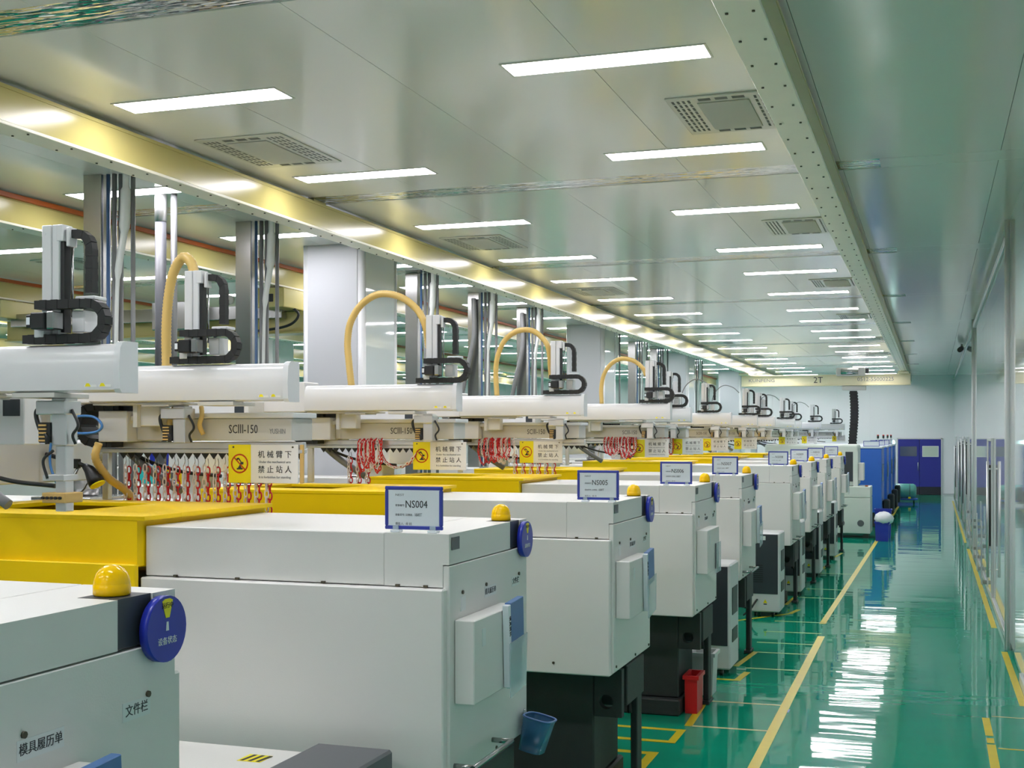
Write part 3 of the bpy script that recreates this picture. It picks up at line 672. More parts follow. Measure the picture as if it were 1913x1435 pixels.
# ------------------------------------------------------------------ take-out robots
def robot_proto():
    t = thing('takeout_robot', 'x', 'robot')          # origin below the left end box, y = front of the base
    # cantilever beam (front at y=-0.2) with rounded cover and end cap
    b = B('robot')
    prof = [(-0.20, 2.372), (-0.205, 2.40), (-0.208, 2.44), (-0.205, 2.48), (-0.198, 2.515), (-0.185, 2.538), (-0.165, 2.548), (-0.10, 2.55), (-0.10, 2.365), (-0.18, 2.365)]
    b.prism(prof, 'x', 0.02, 1.138); b.soften(); b.done('beam_cover', t)
    cp = B('cap'); pr = [(-0.213, 2.375), (-0.218, 2.45), (-0.21, 2.53), (-0.195, 2.55), (-0.175, 2.556), (-0.10, 2.556), (-0.10, 2.36), (-0.20, 2.36)]
    cp.prism(pr, 'x', 1.140, 1.168); cp.soften(); cp.done('end_cap', t)
    B('robot').box(-0.32, 0.018, -0.19, 0.02, 2.362, 2.575, 0.006).done('beam_mount', t)
    st = B('signwhite', 'signyellow', 'signred')
    for x in (1.0, 1.066):
        st.box(x, x + 0.055, -0.2035, -0.199, 2.382, 2.412); st.prism([(x + 0.004, 2.385), (x + 0.03, 2.385), (x + 0.017, 2.408)], 'y', -0.2045, -0.2036, 1); st.box(x + 0.03, x + 0.055, -0.2045, -0.2036, 2.400, 2.412, 0, 2)
    st.done('warning_stickers', t)
    B('robotgrey').box(0.02, 0.55, -0.17, 0.0, 2.352, 2.364, 0.002).box(0.32, 0.48, -0.18, 0.0, 2.344, 2.352).box(0.66, 0.86, -0.2, 0.01, 2.345, 2.364, 0.002).done('beam_rail', t)
    # base beam with lettering and end box
    B('robotgrey').box(0.15, 1.06, 0.02, 0.24, 2.172, 2.285, 0.004).done('base_beam', t)
    B('cap').box(0.0, 1.08, 0.0, 0.25, 2.286, 2.313, 0.004).done('rail_cover', t)
    B('robot').box(-0.03, 0.148, -0.06, 0.25, 2.165, 2.325, 0.004).done('end_box', t)
    B('robot').box(0.15, 0.25, -0.03, 0.0, 2.275, 2.30).box(0.22, 0.36, -0.08, 0.0, 2.245, 2.35, 0.004).box(0.22, 0.245, -0.11, -0.08, 2.24, 2.352).done('carriage_plate', t)
    B('dark').box(-0.08, 0.2, 0.0, 0.06, 2.325, 2.352).done('belt_drive', t)
    put('lettering', text_mesh('SCⅢ-150', 0.062, 'ink', 0.72), t, (0.70, 0.0185, 2.228), FY)
    put('lettering', text_mesh('YUSHIN', 0.036, 'inkgrey', 0.72), t, (0.935, 0.0185, 2.218), FY)
    # side control box with dark window
    cb = B('robot').box(-0.95, -0.31, -0.40, -0.08, 2.20, 2.44, 0.006).done('control_box', t)
    B('dark').box(-0.42, -0.345, -0.403, -0.40, 2.345, 2.425).done('display_window', cb)
    B('slate').box(-0.375, -0.33, -0.403, -0.40, 2.225, 2.26).done('vent_grille', cb)
    # vertical C-shaped cable carrier beside the end box
    c = B('chain_black'); carrier(c, [(0.08, 0.02, 2.352)] + arc((-0.075, 0.02, 2.255), 0.097, PI / 2, 1.5 * PI, 14) + [(0.05, 0.02, 2.158)], 0.13, 0.045); c.done('side_cable_carrier', t)
    # arm column
    a = B('robot', 'cap'); a.box(0.60, 0.645, -0.15, -0.10, 2.556, 3.02, 0.003); a.box(0.649, 0.682, -0.15, -0.10, 2.556, 3.02, 0.003, 1); a.box(0.645, 0.649, -0.14, -0.105, 2.556, 3.02, 0, 1)
    a.box(0.670, 0.700, -0.152, -0.09, 2.955, 3.02, 0.003); a.box(0.706, 0.722, -0.14, -0.09, 2.935, 3.01, 0.003); a.cyl((0.615, -0.151, 2.985), (0.615, -0.15, 2.985), 0.006, 8, 0); a.done('arm_column', t)
    B('black').box(0.683, 0.699, -0.14, -0.10, 2.60, 2.955).done('rack_strip', t, label='dark toothed rack')
    B('steel').cyl((0.714, -0.11, 2.66), (0.714, -0.11, 2.94), 0.005, 8).done('guide_rod', t)
    c = B('chain_black'); carrier(c, [(0.722, -0.11, 2.985)] + arc((0.745, -0.11, 2.927), 0.058, PI / 2, 0, 8) + [(0.803, -0.11, 2.74)], 0.036, 0.034, 0, 0.024); c.done('arm_cable_carrier', t)
    B('cap').box(0.755, 0.845, -0.15, -0.07, 2.722, 2.738, 0.004).done('carrier_clamp', t)
    c = B('chain_black'); carrier(c, [(0.60, -0.17, 2.705), (0.83, -0.17, 2.705)] + arc((0.845, -0.17, 2.6385), 0.0665, PI / 2, -PI / 2, 12) + [(0.52, -0.17, 2.572)], 0.045, 0.036, 0, 0.026); c.done('slide_cable_carrier', t)
    B('black', 'paper', 'steel').box(0.636, 0.70, -0.26, -0.19, 2.604, 2.668, 0.004).box(0.612, 0.635, -0.255, -0.195, 2.612, 2.66, 0.003).box(0.616, 0.632, -0.2565, -0.2555, 2.622, 2.65, 0, 1).box(0.701, 0.735, -0.25, -0.19, 2.604, 2.672, 0.004, 2).done('motor', t)
    B('robot').box(0.74, 0.80, -0.15, -0.06, 2.597, 2.682, 0.004).done('motor_cover', t)
    B('cap').box(0.58, 0.76, -0.16, -0.105, 2.556, 2.578, 0.003).box(0.60, 0.645, -0.195, -0.155, 2.578, 2.66, 0.003).done('slide_plate', t)
    # gripper arm below the beam
    gb = B('alu', 'black', 'wood'); gb.box(0.47, 0.54, -0.13, -0.06, 2.16, 2.345, 0.003).box(0.41, 0.55, -0.15, -0.05, 2.28, 2.335, 0.004).box(0.415, 0.469, -0.14, -0.08, 2.17, 2.25, 0.003, 1)
    for k in range(5): gb.box(0.42, 0.455, -0.145, -0.14, 2.175 + k * 0.015, 2.182 + k * 0.015, 0, 2)
    gb.done('gripper_arm', t)
    gc = B('black'); gc.tube(smooth([(0.44, -0.12, 2.32), (0.39, -0.12, 2.29), (0.41, -0.12, 2.22), (0.455, -0.14, 2.20), (0.46, -0.14, 2.165)]), 0.009, 6); gc.tube(smooth([(0.55, -0.11, 2.30), (0.58, -0.11, 2.24), (0.555, -0.11, 2.20), (0.56, -0.1, 2.165)]), 0.006, 6); gc.done('gripper_hoses', t)
    # frame rail that carries the chain curtain
    B('alu').box(-0.12, 1.10, 0.06, 0.10, 2.128, 2.165, 0.004).done('guard_rail', t)
    B('alu').box(-0.12, 1.10, 0.055, 0.105, 2.108, 2.127, 0.002).done('guard_rail', t)
    B('alu').box(-0.10, -0.06, 0.065, 0.10, 1.858, 2.107, 0.003).done('guard_leg', t)
    zb = B('black')
    for k in range(22):
        x = 0.0 + k * 0.05; zb.prism([(x, 2.107), (x + 0.05, 2.107), (x + 0.025, 2.075)], 'y', 0.078, 0.082)
    zb.done('notched_strip', t, label='black notched hanging strip')
    B('conduit').tube(smooth([(-0.30, 0.13, 2.44), (-0.22, 0.13, 2.32), (-0.10, 0.15, 2.20), (0.08, 0.18, 2.04), (0.30, 0.20, 1.90)]), 0.024, 10).done('supply_hose', t)
    B('black').tube(smooth([(-0.26, 0.16, 2.44), (-0.12, 0.16, 2.24), (0.05, 0.17, 2.09), (0.30, 0.18, 2.01), (0.55, 0.19, 1.985)]), 0.010, 8).done('supply_cable', t)
    # traverse to the machine
    B('cap').box(-0.62, -0.34, -0.9, 0.35, 1.95, 2.16, 0.006).done('traverse_beam', t)
    B('cap').box(-0.62, -0.475, -0.75, -0.5, 1.552, 1.949, 0.006).done('riser', t)
    return t
RP = robot_proto()
RG = 'white take-out robots over the machines'
rob = [(-4.06, 4.16), (-4.09, 5.5), (-4.2, 8.0), (-4.0, 10.5), (-3.87, 13.55), (-4.08, 15.9), (-4.15, 19.7), (-4.08, 22.2), (-4.03, 24.4), (-4.0, 27.7), (-4.15, 30.7), (-3.98, 34.2), (-3.76, 40.2)]
rl = ['cut off at the left edge, nearest to the camera', 'with clear model lettering, second from the left', 'under the tall yellow hose arc in front of the big column', 'fourth from the camera, beside its yellow hose arc', 'fifth from the camera with a yellow hose arc'] + ['%s from the camera in the row' % ORD[k] for k in range(5, 13)]
robots = []
for i, (x, y) in enumerate(rob):
    lab = 'white gantry robot ' + rl[i]
    if i == 0:
        robots.append(dup(RP, (x, y, 0), lab, RG, skip=('base_beam', 'rail_cover', 'lettering', 'guard_rail', 'guard_leg', 'notched_strip', 'end_box', 'carriage_plate', 'belt_drive', 'side_cable_carrier', 'control_box')))
        B('robot').box(-0.4, 0.466, 0.10, 0.2, 2.16, 2.36, 0.004).done('base_beam', robots[0]); B('dark').box(0.36, 0.445, 0.096, 0.10, 2.28, 2.35).done('display_window', robots[0])
    elif i == 1:
        RP.location = (x, y, 0); RP['label'] = lab; RP['group'] = RG; robots.append(RP)
    else:
        robots.append(dup(RP, (x, y, 0), lab, RG))
ARM = ('arm_column', 'rack_strip', 'guide_rod', 'arm_cable_carrier', 'carrier_clamp', 'slide_cable_carrier', 'motor', 'motor_cover', 'slide_plate')
for r_, dx in zip(robots, (0.16, -0.05, 0.32, 0.25, 0.28, 0.20, 0.09, 0.30, 0.19, 0.24, 0.25, 0.28, 0.18)):
    for c in r_.children:
        if c.name.split('.')[0] in ARM: c.location.x = dx
for i, r_ in enumerate(robots):
    if i == 1: continue
    for c in r_.children:
        if c.name.startswith('gripper'): c.location.x = 0.32 if i == 0 else 0.42
        if c.name.startswith('lettering'): c.location.x -= 0.12
        if i == 4 and c.name.startswith('riser'): c.location.x = -0.12
g = B('alu', 'wood', 'black')
g.box(0.80, 0.85, -0.12, -0.07, 1.90, 2.158, 0.003).box(0.755, 0.855, -0.14, -0.05, 2.02, 2.045, 0.003, 0).box(0.76, 0.87, -0.15, -0.04, 1.935, 1.975, 0.003, 1)
for k in range(5): g.cyl((0.77 + k * 0.02, -0.16, 1.955), (0.77 + k * 0.02, -0.15, 1.955), 0.006, 8, 2)
g.tube(smooth([(0.80, -0.13, 2.14), (0.76, -0.14, 2.10), (0.78, -0.14, 2.03)]), 0.006, 6, 2)
g.done('gripper_tool', robots[0])
# r1 keeps only the left part of its rail; hoses differ per robot and are parts of it
def hose(ri, pts, r=0.022, m='hose', corr=True):
    b = B(m); P = smooth(pts, 10)
    if corr: corrugated(b, P, r)
    else: b.tube(P, r, 8)
    return b.done('yellow_hose' if m == 'hose' else 'air_hose', robots[ri])
hose(1, [(0.38, -0.05, 2.55), (0.385, -0.06, 2.75), (0.40, -0.06, 2.92), (0.44, -0.07, 3.04), (0.50, -0.08, 3.10), (0.55, -0.09, 3.07), (0.58, -0.10, 3.00)], 0.027)
hose(2, [(0.31, -0.05, 2.55), (0.29, -0.05, 2.72), (0.28, -0.05, 2.86), (0.31, -0.06, 3.0), (0.40, -0.07, 3.12), (0.54, -0.08, 3.185), (0.70, -0.09, 3.16), (0.83, -0.10, 3.07), (0.90, -0.11, 2.95), (0.905, -0.06, 2.80)], 0.026)
hose(3, [(0.32, -0.05, 2.55), (0.31, -0.05, 2.75), (0.33, -0.06, 2.9), (0.40, -0.07, 3.04), (0.52, -0.08, 3.12), (0.66, -0.09, 3.12), (0.76, -0.1, 3.05), (0.82, -0.11, 2.95), (0.82, -0.03, 2.7)], 0.024, corr=False)
hose(4, [(0.36, -0.05, 2.55), (0.355, -0.05, 2.72), (0.39, -0.06, 2.88), (0.48, -0.07, 3.0), (0.60, -0.08, 3.05), (0.74, -0.09, 3.02), (0.84, -0.1, 2.94), (0.88, -0.11, 2.86)], 0.024, corr=False)
for ri in (6, 7, 9, 11): hose(ri, [(0.40, -0.05, 2.55), (0.35, -0.05, 2.75), (0.40, -0.06, 2.95), (0.55, -0.07, 3.08), (0.72, -0.08, 3.05), (0.84, -0.1, 2.95)], 0.008, 'conduit', False)
# lower yellow hose pieces and the blue tube on the near robots
hose(1, [(0.02, -0.12, 2.16), (0.0, -0.12, 2.08), (0.0, -0.02, 1.98), (0.03, 0.10, 1.90), (0.08, 0.16, 1.80), (0.12, 0.18, 1.70)], 0.022)
hose(1, [(0.565, -0.02, 2.345), (0.575, -0.03, 2.30), (0.555, -0.02, 2.25), (0.565, 0.0, 2.20)], 0.013)
hose(1, [(0.41, -0.03, 2.34), (0.385, -0.03, 2.28), (0.39, -0.03, 2.24), (0.42, -0.03, 2.18)], 0.014)
b = B('bluehose'); b.tube(smooth([(-0.21, -0.16, 2.24), (-0.12, -0.16, 2.29), (0.01, -0.16, 2.295), (0.07, -0.16, 2.25), (0.03, -0.16, 2.215), (-0.09, -0.16, 2.21), (-0.19, -0.16, 2.235), (-0.24, -0.16, 2.17), (-0.25, -0.16, 2.05), (-0.21, -0.16, 1.95)], 8), 0.007, 8); b.done('blue_air_tube', robots[1])
# second arms on some distant robots
for ri in (5, 8, 10):
    B('cap').box(0.88, 0.98, 0.05, 0.14, 2.54, 2.90, 0.004).done('second_arm_column', robots[ri])

# ------------------------------------------------------------------ hanging chain curtain and warning signs
def link_mesh(m):
    b = B(m); pts = []
    for k in range(10):
        a = 2 * PI * k / 10; pts.append((0.0105 * math.cos(a), 0, 0.0215 * math.copysign(abs(math.sin(a)) ** 0.7, math.sin(a))))
    b.tube(pts, 0.0042, 4, closed=True); return b.mesh('link')
LW, LR = link_mesh('chainwhite'), link_mesh('red')
def chain(x, y, z, n, me, lab, grp, turn=0.0):
    t = thing('hanging_chain', lab, 'chain', (x, y, z), 0, grp)
    for k in range(n):
        put('link', me, t, (0.001 * math.sin(k * 2.1), 0, -0.02 - k * 0.035), (0, 0.05 * math.sin(k * 1.7), turn + (PI / 2.3 if k % 2 else -0.25)))
    B('steel').tube([(0, 0, 0.0), (0.004, 0, 0.02), (0, 0, 0.045)], 0.002, 4).done('hook', t)
    return t
nw = 15
for k in range(nw):
    x = -4.06 + k * 0.0605
    nl = 6 if k < 11 else 7
    zt = 2.045 if k < 11 else 2.06
    chain(x, 5.59, zt, nl, LW, 'white plastic chain hanging left of the first warning sign, %s from the left' % ORD[k] if k < 11 else 'white plastic chain hanging below the first warning sign, %s of four' % ORD[k - 11], 'white hanging chains by the first sign', 0.2 * (k % 3))
    chain(x + 0.010, 5.606, zt - 0.012, nl, LR, 'red plastic chain hanging behind the white ones, %s from the left' % ORD[k], 'red hanging chains by the first sign', 0.5 + 0.3 * (k % 2))
for k, x in enumerate([-3.98, -3.91, -3.84]):
    chain(x, 8.09, 2.045, 7, LW, 'white chain hanging left of the second warning sign, %s of three' % ORD[k], 'white hanging chains by the second sign', 0.3 * k)
    chain(x + 0.010, 8.106, 2.035, 7, LR, 'red chain hanging left of the second warning sign, %s of three' % ORD[k], 'red hanging chains by the second sign', 0.6)
for k, x in enumerate([-3.56, -3.485, -3.41, -3.34, -3.27, -3.20]):
    chain(x, 10.58, 2.03, 6, LW, 'white chain hanging around the third warning sign, %s from the left' % ORD[k], 'white hanging chains by the third sign', 0.3 * k)
    chain(x + 0.012, 10.596, 2.02, 6, LR, 'red chain hanging around the third warning sign, %s from the left' % ORD[k], 'red hanging chains by the third sign', 0.6)

def link_into(b, P, m, step=0.0265):
    P = resample(P, step)
    for i in range(len(P) - 1):
        a, c = P[i], P[i + 1]; d = (c - a); d.normalize(); mid = (a + c) / 2
        q = d.to_track_quat('Z', 'Y').to_matrix().to_4x4()
        mt = Matrix.Translation(mid) @ q @ Matrix.Rotation((PI / 2 if i % 2 else 0) + 0.4, 4, 'Z')
        pts = [mt @ Vector((0.0085 * math.cos(2 * PI * k / 8), 0, 0.017 * math.sin(2 * PI * k / 8))) for k in range(8)]
        b.tube(pts, 0.0038, 4, m, closed=True)
def bundle(x, y, z, loops, lab, seed):
    rr_ = random.Random(seed)
    t = thing('chain_bundle', lab, 'chain', (x, y, z), 0, 'looped red and white chains')
    for k in range(loops):
        col = 'red' if k % 2 == 0 else 'chainwhite'
        x0 = -0.07 + 0.14 * k / loops; w = 0.05 + 0.03 * rr_.random(); h = 0.17 + 0.07 * rr_.random()
        b = B(col)
        yo = -0.012 - 0.006 * (k % 3)
        link_into(b, smooth([(x0, 0.06, -0.02), (x0 + 0.004, 0.02, 0.017), (x0, yo - 0.03, -0.01), (x0 - 0.005, yo - 0.035, -h * 0.6), (x0 + w * 0.5, yo - 0.035, -h), (x0 + w, yo - 0.035, -h * 0.6), (x0 + w * 0.9, yo - 0.03, -0.01), (x0 + w * 0.8, 0.02, 0.017)], 6), 0)
        b.done('chain_loop', t, label=('red' if col == 'red' else 'white') + ' chain loop')
    return t
bundle(-3.79, 8.055, 2.168, 9, 'tangle of red and white chains looped over the second robot rail', 1)
t = thing('chain_swag', 'red and white chain swag hanging beside the looped tangle on the second rail', 'chain', (-3.72, 8.03, 2.11), 0)
for yo, c in ((0, 'chainwhite'), (0.02, 'red')):
    b = B(c); link_into(b, smooth([(0, yo, 0), (0.05, yo, -0.10), (0.14, yo, -0.14), (0.24, yo, -0.10), (0.30, yo, -0.02)], 6), 0); b.done('chain_loop', t, label=('white' if c != 'red' else 'red') + ' chain')
bundle(-3.80, 10.555, 2.168, 5, 'red and white chain loops left on the third robot rail', 2)
bundle(-3.66, 10.555, 2.168, 6, 'red and white chain loops nearest the third warning sign', 3)
bundle(-3.42, 13.6, 2.168, 7, 'red chain loops on the fourth robot rail, left of its sign', 4)
bundle(-3.24, 13.6, 2.168, 7, 'red chain loops on the fourth robot rail, close to its sign', 5)
bundle(-3.28, 15.95, 2.168, 5, 'small pale red chain loops past the fourth warning sign', 6)

def sign_proto():
    t = thing('warning_sign', 'x', 'sign')
    B('signwhite').box(0.13, 0.40, 0, 0.006, 0, 0.195, 0.0015).done('white_panel', t)
    B('signyellow').box(0.0, 0.13, 0, 0.006, 0, 0.195, 0.0015).done('yellow_panel', t)
    b = B('signred'); c = Vector((0.066, -0.001, 0.098)); ring = [(c.x + 0.046 * math.cos(2 * PI * k / 28), -0.0008, c.z + 0.046 * math.sin(2 * PI * k / 28)) for k in range(28)]
    b.tube(ring, 0.0038, 4, closed=True); b.cyl((c.x - 0.032, -0.001, c.z + 0.032), (c.x + 0.032, -0.001, c.z - 0.032), 0.0032, 6); b.done('prohibition_ring', t)
    p = B('ink'); p.box(0.050, 0.084, -0.001, 0.0, 0.068, 0.075).box(0.058, 0.076, -0.001, 0.0, 0.075, 0.082).prism([(0.062, 0.082), (0.072, 0.082), (0.08, 0.103), (0.072, 0.106)], 'y', -0.001, 0).prism([(0.072, 0.106), (0.080, 0.103), (0.062, 0.128), (0.056, 0.123)], 'y', -0.001, 0).prism([(0.05, 0.126), (0.062, 0.128), (0.052, 0.112), (0.044, 0.112)], 'y', -0.001, 0).box(0.076, 0.088, -0.001, 0, 0.094, 0.106)
    p.done('robot_pictogram', t)
    put('lettering', text_mesh('机 械 臂 下', 0.040, 'ink', 1.0, 'CENTER'), t, (0.268, -0.001, 0.143), FY)
    put('lettering', text_mesh('禁 止 站 人', 0.040, 'ink', 1.0, 'CENTER'), t, (0.268, -0.001, 0.067), FY)
    put('lettering', text_mesh('Under the mechanical arm', 0.017, 'inkgrey', 1.0, 'CENTER'), t, (0.268, -0.001, 0.107), FY)
    put('lettering', text_mesh('It is forbidden for standing', 0.017, 'inkgrey', 1.0, 'CENTER'), t, (0.268, -0.001, 0.030), FY)
    B('bolt').cyl((0.03, -0.003, 0.182), (0.03, 0, 0.182), 0.005, 8).cyl((0.37, -0.003, 0.182), (0.37, 0, 0.182), 0.005, 8).done('bolts', t)
    return t
SP = sign_proto()
sg = [(-3.41, 5.549, 1.957), (-3.46, 8.048, 1.957), (-3.50, 10.548, 1.952), (-3.17, 13.598, 1.955), (-3.20, 15.948, 1.955), (-3.47, 19.748, 1.95), (-3.35, 22.248, 1.95), (-3.20, 27.748, 1.97), (-3.34, 34.248, 1.98), (-2.99, 40.248, 2.0)]
for i, loc in enumerate(sg):
    lab = 'yellow and white no-standing warning sign, %s from the camera in the line of signs' % ORD[i]
    if i == 0: SP.location = loc; SP['label'] = lab; SP['group'] = 'no-standing warning signs'
    else: dup(SP, loc, lab, 'no-standing warning signs')
B('wood', 'black').box(-3.006, -2.986, 5.556, 5.572, 1.957, 2.152, 0.003).done('wooden_block', None, 'narrow tan board end beside the first warning sign', 'board')

# ------------------------------------------------------------------ equipment between the machines and along the aisle
def chiller_proto():
    t = thing('temperature_controller', 'x', 'cabinet')
    B('cap').box(0, 0.36, 0, 0.50, 0.06, 1.02, 0.015).done('cabinet', t)
    B('dark').box(0.005, 0.335, -0.008, 0.0, 0.28, 1.0, 0.004).done('front_panel', t, label='dark grey front panel')
    B('label').box(0.08, 0.19, -0.0095, -0.0082, 0.93, 0.98).done('label_sticker', t)
    b = B('black')
    for k in range(9): b.box(0.04, 0.16, -0.0092, -0.0082, 0.42 + k * 0.025, 0.43 + k * 0.025)
    b.done('louvers', t)
    B('black').box(0.361, 0.366, 0.1, 0.4, 0.55, 0.80).box(0.361, 0.366, 0.1, 0.4, 0.30, 0.42).done('side_grille', t)
    B('signyellow', 'ink').prism([(0.16, 0.17), (0.21, 0.17), (0.185, 0.215)], 'y', -0.0015, -0.0004).box(0.165, 0.205, -0.0015, -0.0004, 0.15, 0.163, 0, 1).done('warning_sticker', t)
    for x in (0.06, 0.27):
        for y in (0.07, 0.43): B('black').cyl((x - 0.015, y, 0.03), (x + 0.015, y, 0.03), 0.03, 12).box(x - 0.02, x + 0.02, y - 0.02, y + 0.02, 0.045, 0.06).done('caster', t)
    B('black').tube(smooth([(0.09, -0.01, 0.21), (0.07, -0.08, 0.18), (0.02, -0.12, 0.10), (-0.06, -0.14, 0.03)]), 0.012, 8).done('power_cord', t)
    return t
CP = chiller_proto()
for i, (x, y, l) in enumerate([(-2.10, 11.33, 'between the NS006 and NS007 machines'), (-2.10, 15.2, 'right after the NS007 machine gap'), (-2.05, 17.3, 'third along the aisle'), (-2.0, 19.7, 'fourth along the aisle'), (-1.98, 22.6, 'farthest along the aisle')]):
    lab = 'grey wheeled cabinet with a dark front panel, ' + l
    if i == 0: CP.location = (x, y, 0); CP['label'] = lab; CP['group'] = 'wheeled temperature cabinets'
    else: dup(CP, (x, y, 0), lab, 'wheeled temperature cabinets')

def bin_(loc, sx, sy, h, m, lab, cat='bin', taper=0.85):
    b = B(m); t_ = 0.012
    def rect(k, z, o): return [(-sx / 2 * k + o, -sy / 2 * k + o, z), (sx / 2 * k - o, -sy / 2 * k + o, z), (sx / 2 * k - o, sy / 2 * k - o, z), (-sx / 2 * k + o, sy / 2 * k - o, z)]
    L = [[b.bm.verts.new(p) for p in r] for r in (rect(taper, 0, 0), rect(1, h, 0), rect(1, h, t_), rect(taper, t_, t_))]
    b.bm.faces.new(L[0][::-1]); b.bm.faces.new(L[3])
    for A, C_ in zip(L, L[1:]):
        for k in range(4): b.bm.faces.new((A[k], A[(k + 1) % 4], C_[(k + 1) % 4], C_[k]))
    b.frame  # rim
    r_ = 0.014
    b.box(-sx / 2 - r_, sx / 2 + r_, -sy / 2 - r_, -sy / 2, h - 0.03, h); b.box(-sx / 2 - r_, sx / 2 + r_, sy / 2, sy / 2 + r_, h - 0.03, h)
    b.box(-sx / 2 - r_, -sx / 2, -sy / 2, sy / 2, h - 0.03, h); b.box(sx / 2, sx / 2 + r_, -sy / 2, sy / 2, h - 0.03, h)
    return b.done(cat.replace(' ', '_'), None, lab, cat, None, None, loc)
bin_((-1.805, 9.86, 0.001), 0.10, 0.26, 0.30, 'red', 'red plastic bin standing in the base of the NS006 machine', 'bin', 0.95)
bin_((-1.845, 10.56, 0.001), 0.2, 0.24, 0.36, 'cap', 'pale grey plastic bin behind the red bin', 'bin')
bin_((-1.0, 27.75, 0.0), 0.34, 0.30, 0.62, 'blue', 'tall blue bin against the cream machine cabinet', 'bin', 0.9)
bin_((-0.99, 26.95, 0.0), 0.28, 0.3, 0.40, 'blue', 'low blue bin in the aisle holding a white sack', 'bin', 0.9)
b = B('sack'); b.lathe((0, 0, 0), [(0.10, 0), (0.17, 0.05), (0.20, 0.12), (0.17, 0.2), (0.08, 0.25), (0.02, 0.27)], 16)
for v in b.bm.verts: v.co += Vector((R.uniform(-.015, .015), R.uniform(-.015, .015), R.uniform(-.015, .015)))
b.done('white_sack', None, 'crumpled white sack on top of the low blue bin', 'sack', None, None, (-0.95, 26.95, 0.34))

# low white conveyor table with dark end between the two nearest machines
t = thing('low_conveyor', 'low white conveyor table with dark grey end box before the NS004 machine', 'conveyor', (0, 0, 0))
B('white').box(-4.2, -2.302, 3.70, 4.36, 0.90, 0.955, 0.004).done('top', t)
B('slate').box(-2.30, -1.975, 3.66, 4.40, 0.80, 0.985, 0.01).done('end_box', t, label='dark slate grey end housing')
for x in (-4.0, -2.4):
    for y in (3.78, 4.28): B('alu').box(x - 0.025, x + 0.025, y - 0.025, y + 0.025, 0, 0.899).done('leg', t)
st = B('signyellow', 'ink').box(-2.52, -2.42, 4.16, 4.26, 0.9555, 0.9565)
for k in range(3): st.prism([(-2.51 + k * 0.034, 4.165), (-2.495 + k * 0.034, 4.165), (-2.485 + k * 0.034, 4.255), (-2.50 + k * 0.034, 4.255)], 'z', 0.9566, 0.9572, 1)
st.done('stripe_sticker', t)

# things around the injection units
def crate(loc, sx, sy, h, m, lab): return bin_(loc, sx, sy, h, m, lab, 'crate', 0.92)
crate((-6.60, 10.09, 1.741), 0.36, 0.22, 0.15, 'yellow', 'yellow crate seen through the hanging chains')
crate((-6.98, 10.09, 1.741), 0.26, 0.22, 0.17, 'teal', 'teal crate seen through the hanging chains, left of the yellow crate')
b = B('blue'); b.box(-0.22, 0.22, -0.015, 0.015, 0, 0.35, 0.008).box(-0.14, 0.14, -0.03, 0.03, 0.0, 0.03, 0.005); b.done('blue_folder_rack', None, 'blue plastic panel standing behind the crates', 'panel', None, None, (-6.93, 10.23, 1.741))
# gooseneck work lamp
t = thing('work_lamp', 'black gooseneck work lamp with a yellow-rimmed head at the left edge', 'lamp', (-4.28, 5.42, 1.856))
B('black').tube([(-0.32, 0, 0.28), (0.04, 0, 0.20), (0.10, 0, 0.18)], 0.012, 8).box(0.02, 0.06, -0.015, 0.015, 0.17, 0.22, 0.004).box(-0.30, -0.26, -0.02, 0.02, 0.2, 0.3, 0.005).done('arm', t)
b = B('black', 'signyellow'); b.tube([(0.09, 0, 0.185), (0.12, 0, 0.165), (0.155, 0, 0.115), (0.17, 0, 0.09)], [0.016, 0.028, 0.042, 0.042], 14); b.tube([(0.17, 0, 0.0905), (0.174, 0, 0.084)], 0.041, 14, 1); b.done('lamp_head', t)
B('steel', 'black').cyl((-0.05, 0, 0), (0.06, 0, 0.19), 0.008, 8).box(-0.10, -0.01, -0.04, 0.04, -0.001, 0.03, 0.004, 1).tube(smooth([(0.10, 0.01, 0.09), (0.06, 0.02, 0.05), (-0.02, 0.03, 0.02)]), 0.004, 6, 1).done('stand', t)

# cream-green machine at the far end of the row
t = thing('molding_machine', 'pale green-white machine with a dark rounded window, at the end of the row', 'machine', (0, 27.45, 0))
B('cream').box(-2.02, -1.25, 0, 0.9, 0.10, 0.86, 0.01).done('cabinet', t)
B('cream').box(-2.02, -1.25, 0, 0.9, 0.868, 1.10, 0.01).done('cabinet_top', t)
B('cream').box(-4.8, -1.98, 0.02, 1.1, 0.10, 1.6, 0.02).done('body', t)
B('cream').box(-3.5, -1.52, 0.25, 1.3, 1.101, 2.0, 0.05, 0, None, 3).done('upper_body', t)
B('dark').box(-3.3, -1.62, 0.235, 0.249, 1.2, 1.84, 0.006).done('window', t, label='dark window with pale surround')
B('cream').box(-3.3, -1.78, 0.22, 0.234, 1.72, 1.86, 0.004).box(-1.62, -1.52, 0.22, 0.234, 1.1, 1.86, 0.004).done('window_surround', t)
b = B('slate')
for x in (-1.85, -1.45): b.cyl((x, -0.006, 0.32), (x, 0, 0.32), 0.07, 20)
b.done('vent_discs', t)
B('orange').box(-1.36, -1.30, 0.05, 0.11, 1.101, 1.13, 0.004).done('indicator', t)
B('white').box(-1.519, -1.40, 0.3, 0.7, 1.22, 1.6, 0.01).done('control_box', t)
for x in (-1.9, -1.35): B('iron').box(x - 0.05, x + 0.05, 0.05, 0.15, 0, 0.099).done('foot', t)

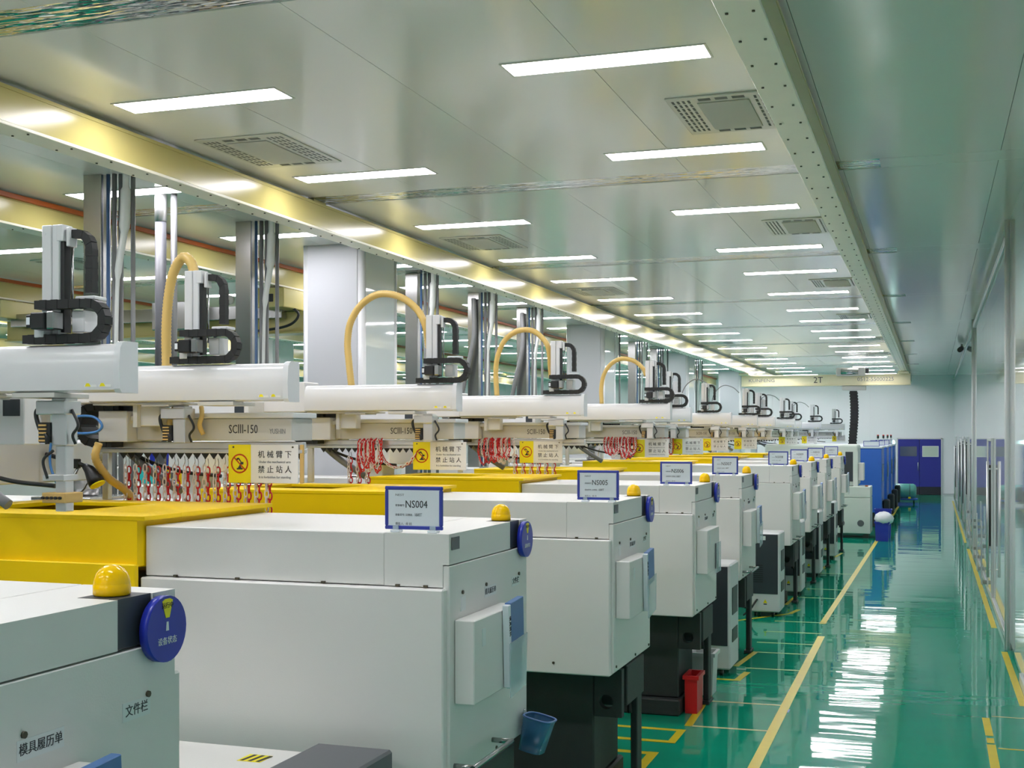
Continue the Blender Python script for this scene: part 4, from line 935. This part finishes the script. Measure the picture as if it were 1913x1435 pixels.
# blue machines farther on
for i, (y, x) in enumerate([(30.9, -1.15), (33.9, -1.13), (36.9, -1.12), (40.0, -1.12)]):
    t = thing('blue_machine', 'bright blue machine near the indigo door, %s from the camera' % ORD[i], 'machine', (x, y, 0), 0, 'bright blue machines')
    B('bluemach').box(-2.6, 0, 0, 1.7, 0.35, 1.88, 0.01).done('body', t)
    B('paper').box(-2.6, 0.02, -0.02, 1.72, 1.881, 1.93, 0.006).done('top_edge', t, label='white top edge')
    B('iron').box(-2.6, -0.12, 0.1, 1.6, 0.0, 0.349, 0.01).done('base', t)
    B('navy', 'paper').frame(-0.42, -0.05, 1.93, 2.06, 0.012, 0.04, 0.05).box(-0.408, -0.062, 0.042, 0.048, 1.942, 2.048, 0, 1).done('board', t)
    B('alu', 'red', 'black').cyl((-0.12, 0.9, 1.93), (-0.12, 0.9, 2.12), 0.012, 8).cyl((-0.12, 0.9, 2.12), (-0.12, 0.9, 2.19), 0.026, 12, 2).cyl((-0.12, 0.9, 2.19), (-0.12, 0.9, 2.21), 0.026, 12, 1).done('signal_tower', t)
    B('clear', 'paper').box(0.0005, 0.03, 0.25, 0.55, 1.1, 1.5, 0.006, 1).prism([(0.2, 1.0), (0.6, 1.12), (0.62, 1.5), (0.22, 1.5)], 'x', 0.03, 0.036, 0).done('document_pocket', t)
    B('iron').box(0.001, 0.16, 0.6, 1.2, 0.1, 0.62, 0.03).done('pump', t)
    if i == 3: B('teallight').lathe((-0.06, 1.2, 1.93), [(0.05, 0), (0.05, 0.08), (0.03, 0.11)], 14).done('beacon', t, label='lit greenish beacon')

# green film roll on a flat cart before the door
t = thing('flat_cart', 'low blue flatbed cart with a thin push handle before the indigo door', 'cart', (-0.95, 42.2, 0))
B('bluemach').box(-0.62, 0.50, -0.3, 0.35, 0.11, 0.15, 0.006).done('deck', t)
for x in (-0.5, 0.38):
    for y in (-0.2, 0.25): B('black').cyl((x - 0.02, y, 0.05), (x + 0.02, y, 0.05), 0.05, 12).box(x - 0.025, x + 0.025, y - 0.03, y + 0.03, 0.08, 0.11).done('wheel', t)
B('steel').tube([(-0.6, -0.25, 0.15), (-0.6, -0.25, 0.85), (-0.6, 0.3, 0.85), (-0.6, 0.3, 0.15)], 0.014, 8).done('push_handle', t)
for k, x in enumerate((-0.3, 0.25)): B('signyellow').box(x - 0.04, x + 0.04, -0.29, -0.2, 0.151, 0.21, 0.006).done('chock', t)
t = thing('film_roll', 'big roll wrapped in shiny green film lying on the flat cart', 'roll', (-0.95, 42.2, 0.152))
b = B('roll'); b.tube([(-0.44, 0.02, 0.24), (-0.40, 0.02, 0.24), (0.36, 0.02, 0.24), (0.43, 0.02, 0.24), (0.46, 0.02, 0.24)], [0.20, 0.235, 0.235, 0.20, 0.12], 24); b.done('wrap', t)
B('black').tube([(-0.2 + 0, 0.02 + 0.24 * math.cos(2 * PI * k / 20), 0.24 + 0.238 * math.sin(2 * PI * k / 20)) for k in range(20)], 0.008, 4, closed=True).tube([(0.26, 0.02 + 0.24 * math.cos(2 * PI * k / 20), 0.24 + 0.238 * math.sin(2 * PI * k / 20)) for k in range(20)], 0.008, 4, closed=True).done('strap', t)
